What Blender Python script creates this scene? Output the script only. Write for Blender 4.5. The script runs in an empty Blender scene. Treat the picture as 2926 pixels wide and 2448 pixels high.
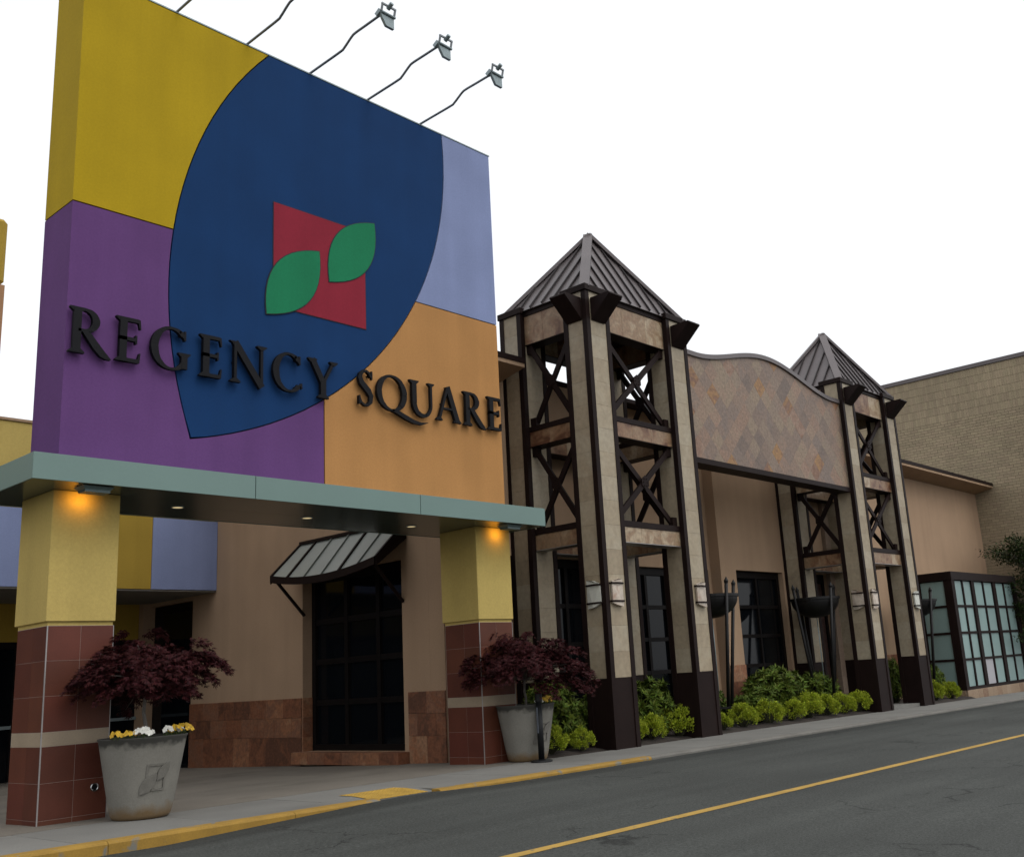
import bpy, bmesh, math, random
from mathutils import Vector, Matrix, noise
R = math.radians
random.seed(7)
scene = bpy.context.scene
COL = scene.collection

# ------------------------------------------------------------------ camera
cam_d = bpy.data.cameras.new('camera')
cam = bpy.data.objects.new('camera', cam_d)
COL.objects.link(cam)
cam_d.sensor_width = 36.0
cam_d.lens = 2921.56 / 2926 * 36
cam_d.shift_x = (1463 - 1632.8) / 2926
cam_d.shift_y = (1218.8 - 1224) / 2926
cam_d.clip_end = 2000
_pitch, _roll, _head = 0.23547, 0.0640549, -0.86454
_m = Matrix.Rotation(_head, 3, 'Z') @ Matrix.Rotation(_pitch + math.pi / 2, 3, 'X') @ Matrix.Rotation(-_roll, 3, 'Z')
cam.matrix_world = Matrix.Translation((0, 0, 1.3)) @ _m.to_4x4()
scene.camera = cam

# ------------------------------------------------------------------ sky and sun
world = bpy.data.worlds.new('World')
scene.world = world
world.use_nodes = True
nt = world.node_tree
nt.nodes.clear()
SUN_EL, SUN_AZ = R(55), R(168)
sky = nt.nodes.new('ShaderNodeTexSky')
sky.sky_type = 'NISHITA'
sky.sun_disc = False
sky.sun_elevation = SUN_EL
sky.sun_rotation = SUN_AZ
sky.air_density = 1.0
sky.dust_density = 6.0
sky.ozone_density = 1.0
hs = nt.nodes.new('ShaderNodeHueSaturation')          # cloud cover: nearly colourless
hs.inputs['Saturation'].default_value = 0.10
mixc = nt.nodes.new('ShaderNodeMixRGB')
mixc.inputs[0].default_value = 0.6
mixc.inputs[2].default_value = (9.6, 9.85, 10.2, 1)
bg = nt.nodes.new('ShaderNodeBackground')
bg.inputs[1].default_value = 0.15
wo = nt.nodes.new('ShaderNodeOutputWorld')
nt.links.new(sky.outputs[0], hs.inputs['Color'])
nt.links.new(hs.outputs[0], mixc.inputs[1])
nt.links.new(mixc.outputs[0], bg.inputs[0])
nt.links.new(bg.outputs[0], wo.inputs[0])
sun_d = bpy.data.lights.new('sun', 'SUN')
sun_d.energy = 0.5
sun_d.angle = R(40)
sun_d.color = (1.0, 0.97, 0.92)
sun = bpy.data.objects.new('sun', sun_d)
COL.objects.link(sun)
_d = Vector((math.sin(SUN_AZ) * math.cos(SUN_EL), math.cos(SUN_AZ) * math.cos(SUN_EL), math.sin(SUN_EL)))
sun.rotation_euler = (-_d).to_track_quat('-Z', 'Y').to_euler()
scene.view_settings.view_transform = 'Standard'
scene.view_settings.look = 'None'
scene.view_settings.exposure = 0.0
scene.view_settings.gamma = 1.0
scene.view_settings.use_curve_mapping = False
scene.cycles.max_bounces = 8

# ------------------------------------------------------------------ helpers
def gx(x):
    return -0.0082 * (min(max(x, -30), 60) - 5.17)

def gz(x, y=0):
    return gx(x) - 0.02 * min(max(y - 12.9, 0), 12)

MATS = {}

def mat(name, col, rough=0.75, var=0.12, scale=2.0, fine=0.06, fscale=40.0, bump=0.0, bscale=80.0, metal=0.0,
        spec=0.5, rnd=0.0, isl=0.0, hue=0.0, stain=None, coat=0.0):
    """A procedural surface: base colour with broad and fine unevenness, per-piece variation, relief."""
    if name in MATS:
        return MATS[name]
    m = bpy.data.materials.new(name)
    m.use_nodes = True
    t = m.node_tree
    N = t.nodes
    b = N['Principled BSDF']
    geo = N.new('ShaderNodeNewGeometry')
    def noise_tex(sc, det=4.0, dist=0.0):
        n = N.new('ShaderNodeTexNoise')
        n.inputs['Scale'].default_value = sc
        n.inputs['Detail'].default_value = det
        n.inputs['Distortion'].default_value = dist
        t.links.new(geo.outputs['Position'], n.inputs['Vector'])
        return n
    def rng(src, lo, hi, a=0.3, c=0.7):
        r = N.new('ShaderNodeMapRange')
        r.inputs[1].default_value = a
        r.inputs[2].default_value = c
        r.inputs[3].default_value = lo
        r.inputs[4].default_value = hi
        t.links.new(src, r.inputs[0])
        return r.outputs[0]
    vals = []
    if var:
        vals.append(rng(noise_tex(scale).outputs[0], 1 - var, 1 + var))
    if fine:
        vals.append(rng(noise_tex(fscale, 3.0).outputs[0], 1 - fine, 1 + fine))
    if name.startswith('stucco'):                      # faint vertical weathering
        mp = N.new('ShaderNodeMapping')
        mp.inputs['Scale'].default_value = (3.2, 3.2, 0.16)
        t.links.new(geo.outputs['Position'], mp.inputs['Vector'])
        sn = noise_tex(1.0, 5.0)
        t.links.new(mp.outputs[0], sn.inputs['Vector'])
        vals.append(rng(sn.outputs[0], 0.95, 1.05))
    if rnd:
        oi = N.new('ShaderNodeObjectInfo')
        vals.append(rng(oi.outputs['Random'], 1 - rnd, 1 + rnd, 0, 1))
    if isl:
        vals.append(rng(geo.outputs['Random Per Island'], 1 - isl, 1 + isl, 0, 1))
    v = None
    for s in vals:
        if v is None:
            v = s
        else:
            mm = N.new('ShaderNodeMath')
            mm.operation = 'MULTIPLY'
            t.links.new(v, mm.inputs[0])
            t.links.new(s, mm.inputs[1])
            v = mm.outputs[0]
    h = N.new('ShaderNodeHueSaturation')
    h.inputs['Color'].default_value = (*col, 1)
    if v is not None:
        t.links.new(v, h.inputs['Value'])
    if hue:
        src = geo.outputs['Random Per Island'] if isl else None
        if src is None:
            src = N.new('ShaderNodeObjectInfo').outputs['Random']
        wn = N.new('ShaderNodeTexWhiteNoise')
        wn.noise_dimensions = '1D'
        t.links.new(src, wn.inputs['W'])
        t.links.new(rng(wn.outputs['Value'], 0.5 - hue, 0.5 + hue, 0, 1), h.inputs['Hue'])
    out = h.outputs[0]
    if stain:                                      # (colour, noise scale, threshold, softness)
        sc_, lo_, hi_ = stain[1], stain[2], stain[3]
        mx = N.new('ShaderNodeMixRGB')
        t.links.new(rng(noise_tex(sc_, 6.0, 0.6).outputs[0], 0, 1, lo_, hi_), mx.inputs[0])
        t.links.new(out, mx.inputs[1])
        mx.inputs[2].default_value = (*stain[0], 1)
        out = mx.outputs[0]
    t.links.new(out, b.inputs['Base Color'])
    b.inputs['Roughness'].default_value = rough
    b.inputs['Metallic'].default_value = metal
    b.inputs['Specular IOR Level'].default_value = spec
    b.inputs['Coat Weight'].default_value = coat
    if bump:
        bp = N.new('ShaderNodeBump')
        bp.inputs['Strength'].default_value = bump
        bp.inputs['Distance'].default_value = 0.01
        t.links.new(noise_tex(bscale, 4.0).outputs[0], bp.inputs['Height'])
        t.links.new(bp.outputs[0], b.inputs['Normal'])
    MATS[name] = m
    return m

def ramp_mat(name, stops, rough=0.55, per='object', nscale=5.0, veins=0.35, bump=0.25, bscale=18.0, spec=0.4, grain=0.2):
    """Cut stone: each piece takes its own colour out of a ramp, clouded by veins."""
    m = bpy.data.materials.new(name)
    m.use_nodes = True
    t = m.node_tree
    N = t.nodes
    b = N['Principled BSDF']
    geo = N.new('ShaderNodeNewGeometry')
    if per == 'object':
        src = N.new('ShaderNodeObjectInfo').outputs['Random']
    else:
        src = geo.outputs['Random Per Island']
    wn = N.new('ShaderNodeTexWhiteNoise')
    wn.noise_dimensions = '1D'
    t.links.new(src, wn.inputs['W'])
    n1 = N.new('ShaderNodeTexNoise')
    n1.inputs['Scale'].default_value = nscale
    n1.inputs['Detail'].default_value = 7
    n1.inputs['Distortion'].default_value = 1.2
    t.links.new(geo.outputs['Position'], n1.inputs['Vector'])
    sub = N.new('ShaderNodeMath'); sub.operation = 'SUBTRACT'
    t.links.new(n1.outputs[0], sub.inputs[0]); sub.inputs[1].default_value = 0.5
    mul = N.new('ShaderNodeMath'); mul.operation = 'MULTIPLY_ADD'
    t.links.new(sub.outputs[0], mul.inputs[0]); mul.inputs[1].default_value = veins * 2
    t.links.new(wn.outputs['Value'], mul.inputs[2])
    cr = N.new('ShaderNodeValToRGB')
    el = cr.color_ramp.elements
    while len(el) < len(stops):
        el.new(0.5)
    for e, (p, c) in zip(el, stops):
        e.position = p
        e.color = (*c, 1)
    t.links.new(mul.outputs[0], cr.inputs[0])
    n2 = N.new('ShaderNodeTexNoise')
    n2.inputs['Scale'].default_value = nscale * 6
    n2.inputs['Detail'].default_value = 6
    t.links.new(geo.outputs['Position'], n2.inputs['Vector'])
    mr = N.new('ShaderNodeMapRange')
    mr.inputs[1].default_value, mr.inputs[2].default_value = 0.3, 0.7
    mr.inputs[3].default_value, mr.inputs[4].default_value = 1 - grain, 1 + grain * 0.9
    t.links.new(n2.outputs[0], mr.inputs[0])
    h = N.new('ShaderNodeHueSaturation')
    t.links.new(cr.outputs[0], h.inputs['Color'])
    t.links.new(mr.outputs[0], h.inputs['Value'])
    t.links.new(h.outputs[0], b.inputs['Base Color'])
    b.inputs['Roughness'].default_value = rough
    b.inputs['Specular IOR Level'].default_value = spec
    bp = N.new('ShaderNodeBump')
    bp.inputs['Strength'].default_value = bump
    bp.inputs['Distance'].default_value = 0.01
    n3 = N.new('ShaderNodeTexNoise')
    n3.inputs['Scale'].default_value = bscale
    n3.inputs['Detail'].default_value = 5
    t.links.new(geo.outputs['Position'], n3.inputs['Vector'])
    t.links.new(n3.outputs[0], bp.inputs['Height'])
    t.links.new(bp.outputs[0], b.inputs['Normal'])
    MATS[name] = m
    return m

def emit_mat(name, col, strength):
    m = bpy.data.materials.new(name)
    m.use_nodes = True
    b = m.node_tree.nodes['Principled BSDF']
    b.inputs['Base Color'].default_value = (*col, 1)
    b.inputs['Emission Color'].default_value = (*col, 1)
    b.inputs['Emission Strength'].default_value = strength
    MATS[name] = m
    return m

WL = {}                                                # world position of each object's origin

def tag(o, label=None, cat=None, group=None, kind=None):
    if label: o['label'] = label
    if cat: o['category'] = cat
    if group: o['group'] = group
    if kind: o['kind'] = kind
    return o

def link(o, parent, loc):
    COL.objects.link(o)
    loc = Vector(loc)
    WL[o.name] = loc
    if parent is not None:
        o.parent = parent
        o.location = loc - WL[parent.name]
    else:
        o.location = loc
    return o

def empty(name, loc, label, cat, group=None):
    o = bpy.data.objects.new(name, None)
    o.empty_display_size = 0.2
    link(o, None, loc)
    return tag(o, label, cat, group)

def hold(name, loc, parent):
    """an Empty for a part that itself is made of pieces"""
    o = bpy.data.objects.new(name, None)
    o.empty_display_size = 0.1
    return link(o, parent, loc)

def mesh_obj(name, verts, faces, m, parent=None, loc=None, smooth=False, bevel=0.0):
    """verts in world coordinates"""
    if loc is None:
        xs = [v[0] for v in verts]; ys = [v[1] for v in verts]; zs = [v[2] for v in verts]
        loc = ((min(xs) + max(xs)) / 2, (min(ys) + max(ys)) / 2, min(zs))
    loc = Vector(loc)
    me = bpy.data.meshes.new(name)
    me.from_pydata([tuple(Vector(v) - loc) for v in verts], [], faces)
    bm = bmesh.new()
    bm.from_mesh(me)
    bmesh.ops.recalc_face_normals(bm, faces=bm.faces)
    if bevel:
        bmesh.ops.bevel(bm, geom=[e for e in bm.edges if len(e.link_faces) == 2 and e.calc_face_angle(0) > 0.5],
                        offset=bevel, segments=1, affect='EDGES', clamp_overlap=True)
    bm.to_mesh(me)
    bm.free()
    if smooth:
        for p in me.polygons:
            p.use_smooth = True
    me.materials.append(m)
    o = bpy.data.objects.new(name, me)
    return link(o, parent, loc)

BF = [(0, 1, 3, 2), (4, 6, 7, 5), (0, 4, 5, 1), (2, 3, 7, 6), (0, 2, 6, 4), (1, 5, 7, 3)]

def bx(x0, x1, y0, y1, z0, z1):
    return [(x, y, z) for x in (x0, x1) for y in (y0, y1) for z in (z0, z1)]

class MB:
    """collects pieces of one part"""
    def __init__(self): self.v, self.f = [], []
    def add(self, v, f):
        n = len(self.v)
        self.v += [tuple(p) for p in v]
        self.f += [tuple(i + n for i in q) for q in f]
        return self
    def box(self, *a): return self.add(bx(*a), BF)
    def bar(self, p, q, w, h, up=(0, 0, 1)):
        p, q = Vector(p), Vector(q)
        d = (q - p).normalized()
        s = d.cross(Vector(up))
        if s.length < 1e-4: s = d.cross(Vector((0, 1, 0)))
        s.normalize()
        u = s.cross(d).normalized()
        v = []
        for c in (p, q):
            for a, b_ in ((-1, -1), (1, -1), (1, 1), (-1, 1)):
                v.append(c + s * a * w / 2 + u * b_ * h / 2)
        return self.add(v, [(0, 1, 2, 3), (7, 6, 5, 4), (0, 4, 5, 1), (1, 5, 6, 2), (2, 6, 7, 3), (3, 7, 4, 0)])
    def tube(self, pts, rad, seg=8, cap=True):
        pts = [Vector(p) for p in pts]
        if not hasattr(rad, '__len__'): rad = [rad] * len(pts)
        v, f = [], []
        ref = Vector((0.13, 0.31, 0.94))
        for i, p in enumerate(pts):
            a = pts[max(i - 1, 0)]; b_ = pts[min(i + 1, len(pts) - 1)]
            d = (b_ - a).normalized()
            s = d.cross(ref)
            if s.length < 0.05: s = d.cross(Vector((1, 0, 0)))
            s.normalize()
            u = s.cross(d)
            for k in range(seg):
                t = 2 * math.pi * k / seg
                v.append(p + (s * math.cos(t) + u * math.sin(t)) * rad[i])
        for i in range(len(pts) - 1):
            for k in range(seg):
                k2 = (k + 1) % seg
                f.append((i * seg + k, i * seg + k2, (i + 1) * seg + k2, (i + 1) * seg + k))
        if cap:
            f.append(tuple(range(seg)))
            f.append(tuple((len(pts) - 1) * seg + k for k in range(seg))[::-1])
        return self.add(v, f)
    def lathe(self, cx, cy, prof, seg=32, cap=True):
        v, f = [], []
        for r_, z in prof:
            for k in range(seg):
                t = 2 * math.pi * k / seg
                v.append((cx + r_ * math.cos(t), cy + r_ * math.sin(t), z))
        for i in range(len(prof) - 1):
            for k in range(seg):
                k2 = (k + 1) % seg
                f.append((i * seg + k, i * seg + k2, (i + 1) * seg + k2, (i + 1) * seg + k))
        if cap:
            f.append(tuple(range(seg)))
            f.append(tuple((len(prof) - 1) * seg + k for k in range(seg)))
        return self.add(v, f)
    def prism(self, poly, axis, a, b_):
        """polygon in the plane across AXIS, extruded from a to b_"""
        def P(u, w, c):
            return {'y': (u, c, w), 'x': (c, u, w), 'z': (u, w, c)}[axis]
        n = len(poly)
        v = [P(u, w, a) for u, w in poly] + [P(u, w, b_) for u, w in poly]
        f = [tuple(range(n)), tuple(range(2 * n - 1, n - 1, -1))]
        f += [(i, (i + 1) % n, n + (i + 1) % n, n + i) for i in range(n)]
        return self.add(v, f)
    def build(self, name, m, parent=None, loc=None, smooth=False, bevel=0.0):
        return mesh_obj(name, self.v, self.f, m, parent, loc, smooth, bevel)

def box(name, m, parent, x0, x1, y0, y1, z0, z1, bevel=0.0):
    return MB().box(x0, x1, y0, y1, z0, z1).build(name, m, parent, bevel=bevel)

_shared = {}
def piece(name, m, parent, cx, cy, cz, sx, sy, sz, ch=0.003):
    """a cut piece (tile, stone, brick): shared chamfered block of that size"""
    key = (m.name, round(sx, 3), round(sy, 3), round(sz, 3))
    me = _shared.get(key)
    if me is None:
        me = bpy.data.meshes.new(name)
        bm = bmesh.new()
        bmesh.ops.create_cube(bm, size=1.0)
        bmesh.ops.scale(bm, vec=(sx, sy, sz), verts=bm.verts)
        if ch:
            bmesh.ops.bevel(bm, geom=list(bm.edges), offset=min(ch, min(sx, sy, sz) * 0.3), segments=1, affect='EDGES')
        bm.to_mesh(me); bm.free()
        me.materials.append(m)
        _shared[key] = me
    o = bpy.data.objects.new(name, me)
    return link(o, parent, (cx, cy, cz))

def inset(poly, d):
    """polygon (ccw or cw) moved inward by d"""
    n = len(poly)
    ar = sum(poly[i][0] * poly[(i + 1) % n][1] - poly[(i + 1) % n][0] * poly[i][1] for i in range(n))
    s = 1 if ar > 0 else -1
    out = []
    for i in range(n):
        p0, p1, p2 = Vector(poly[i - 1]), Vector(poly[i]), Vector(poly[(i + 1) % n])
        d1 = (p1 - p0).normalized(); d2 = (p2 - p1).normalized()
        n1 = Vector((-d1.y, d1.x)) * s; n2 = Vector((-d2.y, d2.x)) * s
        b_ = n1 + n2
        if b_.length < 1e-4: b_ = n1
        b_.normalize()
        k = max(b_.dot(n1), 0.4)
        out.append(tuple(p1 + b_ * d / k))
    return out

# ------------------------------------------------------------------ materials
m_yellow = mat('stucco_yellow', (0.385, 0.262, 0.009), 0.85, 0.05, 1.2, 0.055, 34, 0.25, 160, spec=0.15)
m_purple = mat('stucco_purple', (0.1109, 0.0471, 0.1553), 0.85, 0.06, 1.2, 0.055, 34, 0.25, 160, spec=0.15)
m_blue = mat('stucco_blue', (0.0055, 0.034, 0.112), 0.85, 0.07, 1.2, 0.055, 34, 0.25, 160, spec=0.15)
m_lav = mat('stucco_lavender', (0.205, 0.245, 0.405), 0.85, 0.05, 1.2, 0.055, 34, 0.25, 160, spec=0.15)
m_orange = mat('stucco_orange', (0.3956, 0.1978, 0.069), 0.85, 0.05, 1.2, 0.055, 34, 0.25, 160, spec=0.15)
m_red = mat('stucco_red', (0.225, 0.018, 0.034), 0.85, 0.06, 1.2, 0.055, 34, 0.25, 160, spec=0.15)
m_green = mat('stucco_green', (0.012, 0.17, 0.075), 0.85, 0.06, 1.2, 0.055, 34, 0.25, 160, spec=0.15)
m_pale_yellow = mat('stucco_pale_yellow', (0.46, 0.345, 0.110), 0.85, 0.05, 1.5, 0.055, 34, 0.3, 150, spec=0.15)
m_dull_yellow = mat('stucco_dull_yellow', (0.33, 0.22, 0.035), 0.85, 0.05, 1.2, 0.055, 34, 0.25, 160, spec=0.15)
m_groove = mat('groove_dark', (0.02, 0.018, 0.03), 0.9, 0.1)
m_letter = mat('letter_black', (0.0065, 0.0065, 0.008), 0.6, 0.1, spec=0.12)
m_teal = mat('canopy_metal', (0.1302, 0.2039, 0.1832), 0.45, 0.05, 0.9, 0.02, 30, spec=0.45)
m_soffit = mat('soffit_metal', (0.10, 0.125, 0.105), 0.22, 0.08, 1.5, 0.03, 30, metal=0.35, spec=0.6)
m_grout = mat('grout', (0.315, 0.27, 0.24), 0.9, 0.1)
m_tile = mat('clay_tile', (0.0945, 0.026, 0.0139), 0.55, 0.10, 3, 0.08, 60, 0.1, 90, rnd=0.14, hue=0.006, spec=0.3)
m_band = mat('beige_tile', (0.2886, 0.2262, 0.156), 0.6, 0.10, 3, 0.06, 60, 0.08, 90, rnd=0.06)
m_trim_metal = mat('edge_trim', (0.32, 0.30, 0.29), 0.4, 0.08, metal=0.5)
m_tan = mat('stucco_tan', (0.3456, 0.234, 0.1515), 0.88, 0.07, 0.8, 0.055, 34, 0.3, 150, spec=0.15)
m_brown = mat('painted_bronze', (0.0139, 0.0078, 0.0069), 0.5, 0.15, 2.5, 0.12, 70, 0.12, 60, spec=0.08)
m_roof = mat('roof_metal', (0.105, 0.088, 0.088), 0.42, 0.08, 1.5, 0.03, 30, metal=0.25, spec=0.5)
m_seam = mat('roof_seam_shade', (0.030, 0.025, 0.025), 0.5, 0.08, spec=0.2)  # darker than the roof metal: the seams' shadow side is put into the colour
m_core = mat('travertine_core', (0.21, 0.182, 0.14), 0.8, 0.1)
m_trav = ramp_mat('travertine', [(0.0, (0.2671, 0.2121, 0.1417)), (0.5, (0.3116, 0.2545, 0.1739)), (1.0, (0.3413, 0.2899, 0.2093))], 0.6, 'object', 2.2, 0.75, 0.12, 25, grain=0.12)
m_pink = ramp_mat('pink_travertine', [(0.0, (0.1944, 0.1368, 0.0972)), (0.5, (0.2232, 0.162, 0.1188)), (1.0, (0.2592, 0.1944, 0.144))], 0.65, 'object', 2.6, 0.5, 0.12, 25, grain=0.09)
m_beam = ramp_mat('beam_stone', [(0.0, (0.0989, 0.04, 0.0196)), (0.28, (0.2021, 0.112, 0.0595)), (0.52, (0.2279, 0.144, 0.0826)), (0.78, (0.258, 0.172, 0.1015)), (1.0, (0.3612, 0.276, 0.182))], 0.45, 'object', 2.6, 1.0, 0.3, 22, grain=0.22)
m_slate = ramp_mat('slate_diamond', [(0.0, (0.135, 0.098, 0.078)), (0.14, (0.190, 0.130, 0.095)), (0.30, (0.165, 0.122, 0.098)), (0.44, (0.230, 0.143, 0.096)), (0.58, (0.195, 0.140, 0.104)), (0.72, (0.225, 0.165, 0.110)), (0.86, (0.245, 0.155, 0.108)), (0.95, (0.165, 0.080, 0.045)), (1.0, (0.270, 0.145, 0.055))], 0.55, 'object', 2.6, 0.17, 0.3, 20, grain=0.26)
m_base_stone = ramp_mat('base_stone', [(0.0, (0.1008, 0.0425, 0.0237)), (0.35, (0.1915, 0.0734, 0.0356)), (0.6, (0.1714, 0.0811, 0.0475)), (0.85, (0.2468, 0.1043, 0.0505)), (1.0, (0.2621, 0.1389, 0.0772))], 0.6, 'object', 3.5, 0.7, 0.35, 20, grain=0.26)
m_plinth = ramp_mat('plinth_stone', [(0.0, (0.1875, 0.105, 0.0638)), (0.5, (0.27, 0.1875, 0.12)), (1.0, (0.315, 0.2325, 0.1575))], 0.6, 'object', 6.0, 0.5, 0.35, 20)
m_glass = mat('tinted_glass', (0.0035, 0.0045, 0.006), 0.05, 0.1, 0.4, 0, spec=0.15)
m_door = mat('dark_wood_door', (0.028, 0.012, 0.009), 0.5, 0.2, 6)
m_frame = mat('window_frame', (0.0066, 0.0052, 0.005), 0.5, 0.1, spec=0.10)
m_frost = mat('frosted_glass', (0.2145, 0.3071, 0.2932), 0.38, 0.08, 0.8, 0.03, 40, rnd=0.06, spec=0.4)
m_awn = mat('awning_panel', (0.1997, 0.2125, 0.1913), 0.35, 0.08, 1.5, 0.03, 40, spec=0.4)
m_brick = mat('cream_brick', (0.2807, 0.2213, 0.1424), 0.85, 0.10, 0.5, 0.12, 35, 0.2, 60, isl=0.10, hue=0.006)
m_brick_o = mat('cream_brick_piece', (0.2807, 0.2213, 0.1424), 0.85, 0.10, 0.5, 0.12, 35, 0.2, 60, rnd=0.10, hue=0.006)
m_mortar = mat('mortar', (0.129, 0.1033, 0.0706), 0.95, 0.1)
m_concrete = mat('pale_concrete', (0.1491, 0.1445, 0.1308), 0.9, 0.10, 1.0, 0.10, 60, 0.2, 120, rnd=0.05, stain=((0.10, 0.096, 0.085), 0.9, 0.58, 0.85))
m_aggreg = mat('aggregate_paving', (0.1311, 0.1144, 0.0921), 0.9, 0.14, 0.8, 0.16, 90, 0.35, 140, rnd=0.05, stain=((0.075, 0.065, 0.05), 0.7, 0.52, 0.8))
m_kerbp = mat('kerb_paint', (0.2724, 0.1553, 0.0191), 0.8, 0.12, 4, 0.10, 60, 0.25, 90, stain=((0.15, 0.14, 0.115), 4.5, 0.61, 0.68))
m_kerbc = mat('kerb_concrete', (0.1339, 0.1265, 0.1116), 0.9, 0.15, 3, 0.12, 60, 0.3, 90, stain=((0.13, 0.12, 0.10), 2.5, 0.55, 0.75))
m_tact = mat('tactile_yellow', (0.375, 0.225, 0.03), 0.75, 0.15, 5, 0.1, 60)
m_line = mat('road_paint', (0.374, 0.2295, 0.0425), 0.8, 0.15, 3, 0.14, 90, 0.3, 160, stain=((0.10, 0.095, 0.08), 5.0, 0.62, 0.68))
m_soil = mat('bark_mulch', (0.0196, 0.0126, 0.0084), 0.95, 0.3, 6, 0.4, 40, 0.8, 30)
m_pot = None
m_bark = mat('maple_bark', (0.13, 0.115, 0.10), 0.85, 0.25, 20, 0.2, 90, 0.4, 60)
m_maple = mat('maple_leaf', (0.030, 0.0052, 0.0062), 0.65, 0.2, 5, 0, isl=0.5, hue=0.012, spec=0.12)
m_spirea = mat('spirea_leaf', (0.265, 0.315, 0.022), 0.6, 0.15, 9, 0, isl=0.38, hue=0.02, spec=0.2)
m_rhodo = mat('laurel_leaf', (0.070, 0.100, 0.013), 0.55, 0.15, 4, 0, isl=0.55, hue=0.025, spec=0.14)
m_rhodo_in = mat('shrub_stem', (0.03, 0.03, 0.012), 0.9, 0.3, 8)
m_tree = mat('tree_leaf', (0.026, 0.046, 0.010), 0.5, 0.2, 4, 0, isl=0.5, hue=0.02, spec=0.25)
m_black = mat('black_iron', (0.0054, 0.0048, 0.0048), 0.55, 0.2, 6, 0.1, 70, spec=0.3)
m_rubber = mat('black_plastic', (0.006, 0.0065, 0.0075), 0.45, 0.1, spec=0.25)
m_belt = mat('belt_grey', (0.09, 0.10, 0.12), 0.5, 0.1)
m_onyx = mat('onyx_stone', (0.44, 0.37, 0.30), 0.4, 0.16, 9, 0.10, 60, rnd=0.08, stain=((0.34, 0.215, 0.155), 7, 0.5, 0.75))
m_onyx2 = mat('white_onyx', (0.50, 0.50, 0.44), 0.4, 0.08, 9, 0.06, 60)
m_galv = mat('galvanised_steel', (0.22, 0.27, 0.28), 0.45, 0.12, 6, 0.06, 40, metal=0.35)
m_pipe = mat('lamp_pipe', (0.17, 0.185, 0.195), 0.45, 0.12, 6, metal=0.4)
m_chrome = mat('chrome', (0.5, 0.5, 0.5), 0.2, 0.05, metal=1.0)
m_wpetal = mat('white_petal', (0.75, 0.73, 0.66), 0.6, 0.05, isl=0.15)
m_ypetal = mat('yellow_petal', (0.60, 0.36, 0.012), 0.6, 0.1, isl=0.25)
m_fleaf = mat('pansy_leaf', (0.05, 0.075, 0.02), 0.6, 0.1, isl=0.4)
m_salmon = mat('stucco_salmon', (0.34, 0.18, 0.085), 0.85, 0.05)
m_downlight = emit_mat('downlight_glow', (0.9, 0.72, 0.40), 0.55)
m_lampglow = emit_mat('lamp_glow', (1.0, 0.60, 0.12), 4.0)

def pot_material():
    m = mat('cast_concrete_pot', (0.174, 0.1653, 0.1421), 0.9, 0.12, 3, 0.08, 50, 0.25, 90)
    t = m.node_tree; N = t.nodes; b = N['Principled BSDF']
    src = b.inputs['Base Color'].links[0].from_socket
    tc = N.new('ShaderNodeTexCoord'); sp = N.new('ShaderNodeSeparateXYZ')
    t.links.new(tc.outputs['Object'], sp.inputs[0])
    n = N.new('ShaderNodeTexNoise'); n.inputs['Scale'].default_value = 7; n.inputs['Detail'].default_value = 5
    t.links.new(tc.outputs['Object'], n.inputs['Vector'])
    ad = N.new('ShaderNodeMath'); ad.operation = 'MULTIPLY_ADD'
    t.links.new(n.outputs[0], ad.inputs[0]); ad.inputs[1].default_value = 0.22
    t.links.new(sp.outputs[2], ad.inputs[2])
    def band(a, c, lo, hi):
        r = N.new('ShaderNodeMapRange')
        r.inputs[1].default_value, r.inputs[2].default_value, r.inputs[3].default_value, r.inputs[4].default_value = a, c, lo, hi
        t.links.new(ad.outputs[0], r.inputs[0]); return r.outputs[0]
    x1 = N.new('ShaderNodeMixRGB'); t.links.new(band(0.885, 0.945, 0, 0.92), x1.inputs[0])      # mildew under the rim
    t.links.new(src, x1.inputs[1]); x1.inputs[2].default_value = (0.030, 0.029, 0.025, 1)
    x2 = N.new('ShaderNodeMixRGB'); t.links.new(band(0.17, 0.30, 0.85, 0), x2.inputs[0])      # rust at the foot
    t.links.new(x1.outputs[0], x2.inputs[1]); x2.inputs[2].default_value = (0.150, 0.088, 0.030, 1)
    t.links.new(x2.outputs[0], b.inputs['Base Color'])
    return m
m_pot = pot_material()

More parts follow.
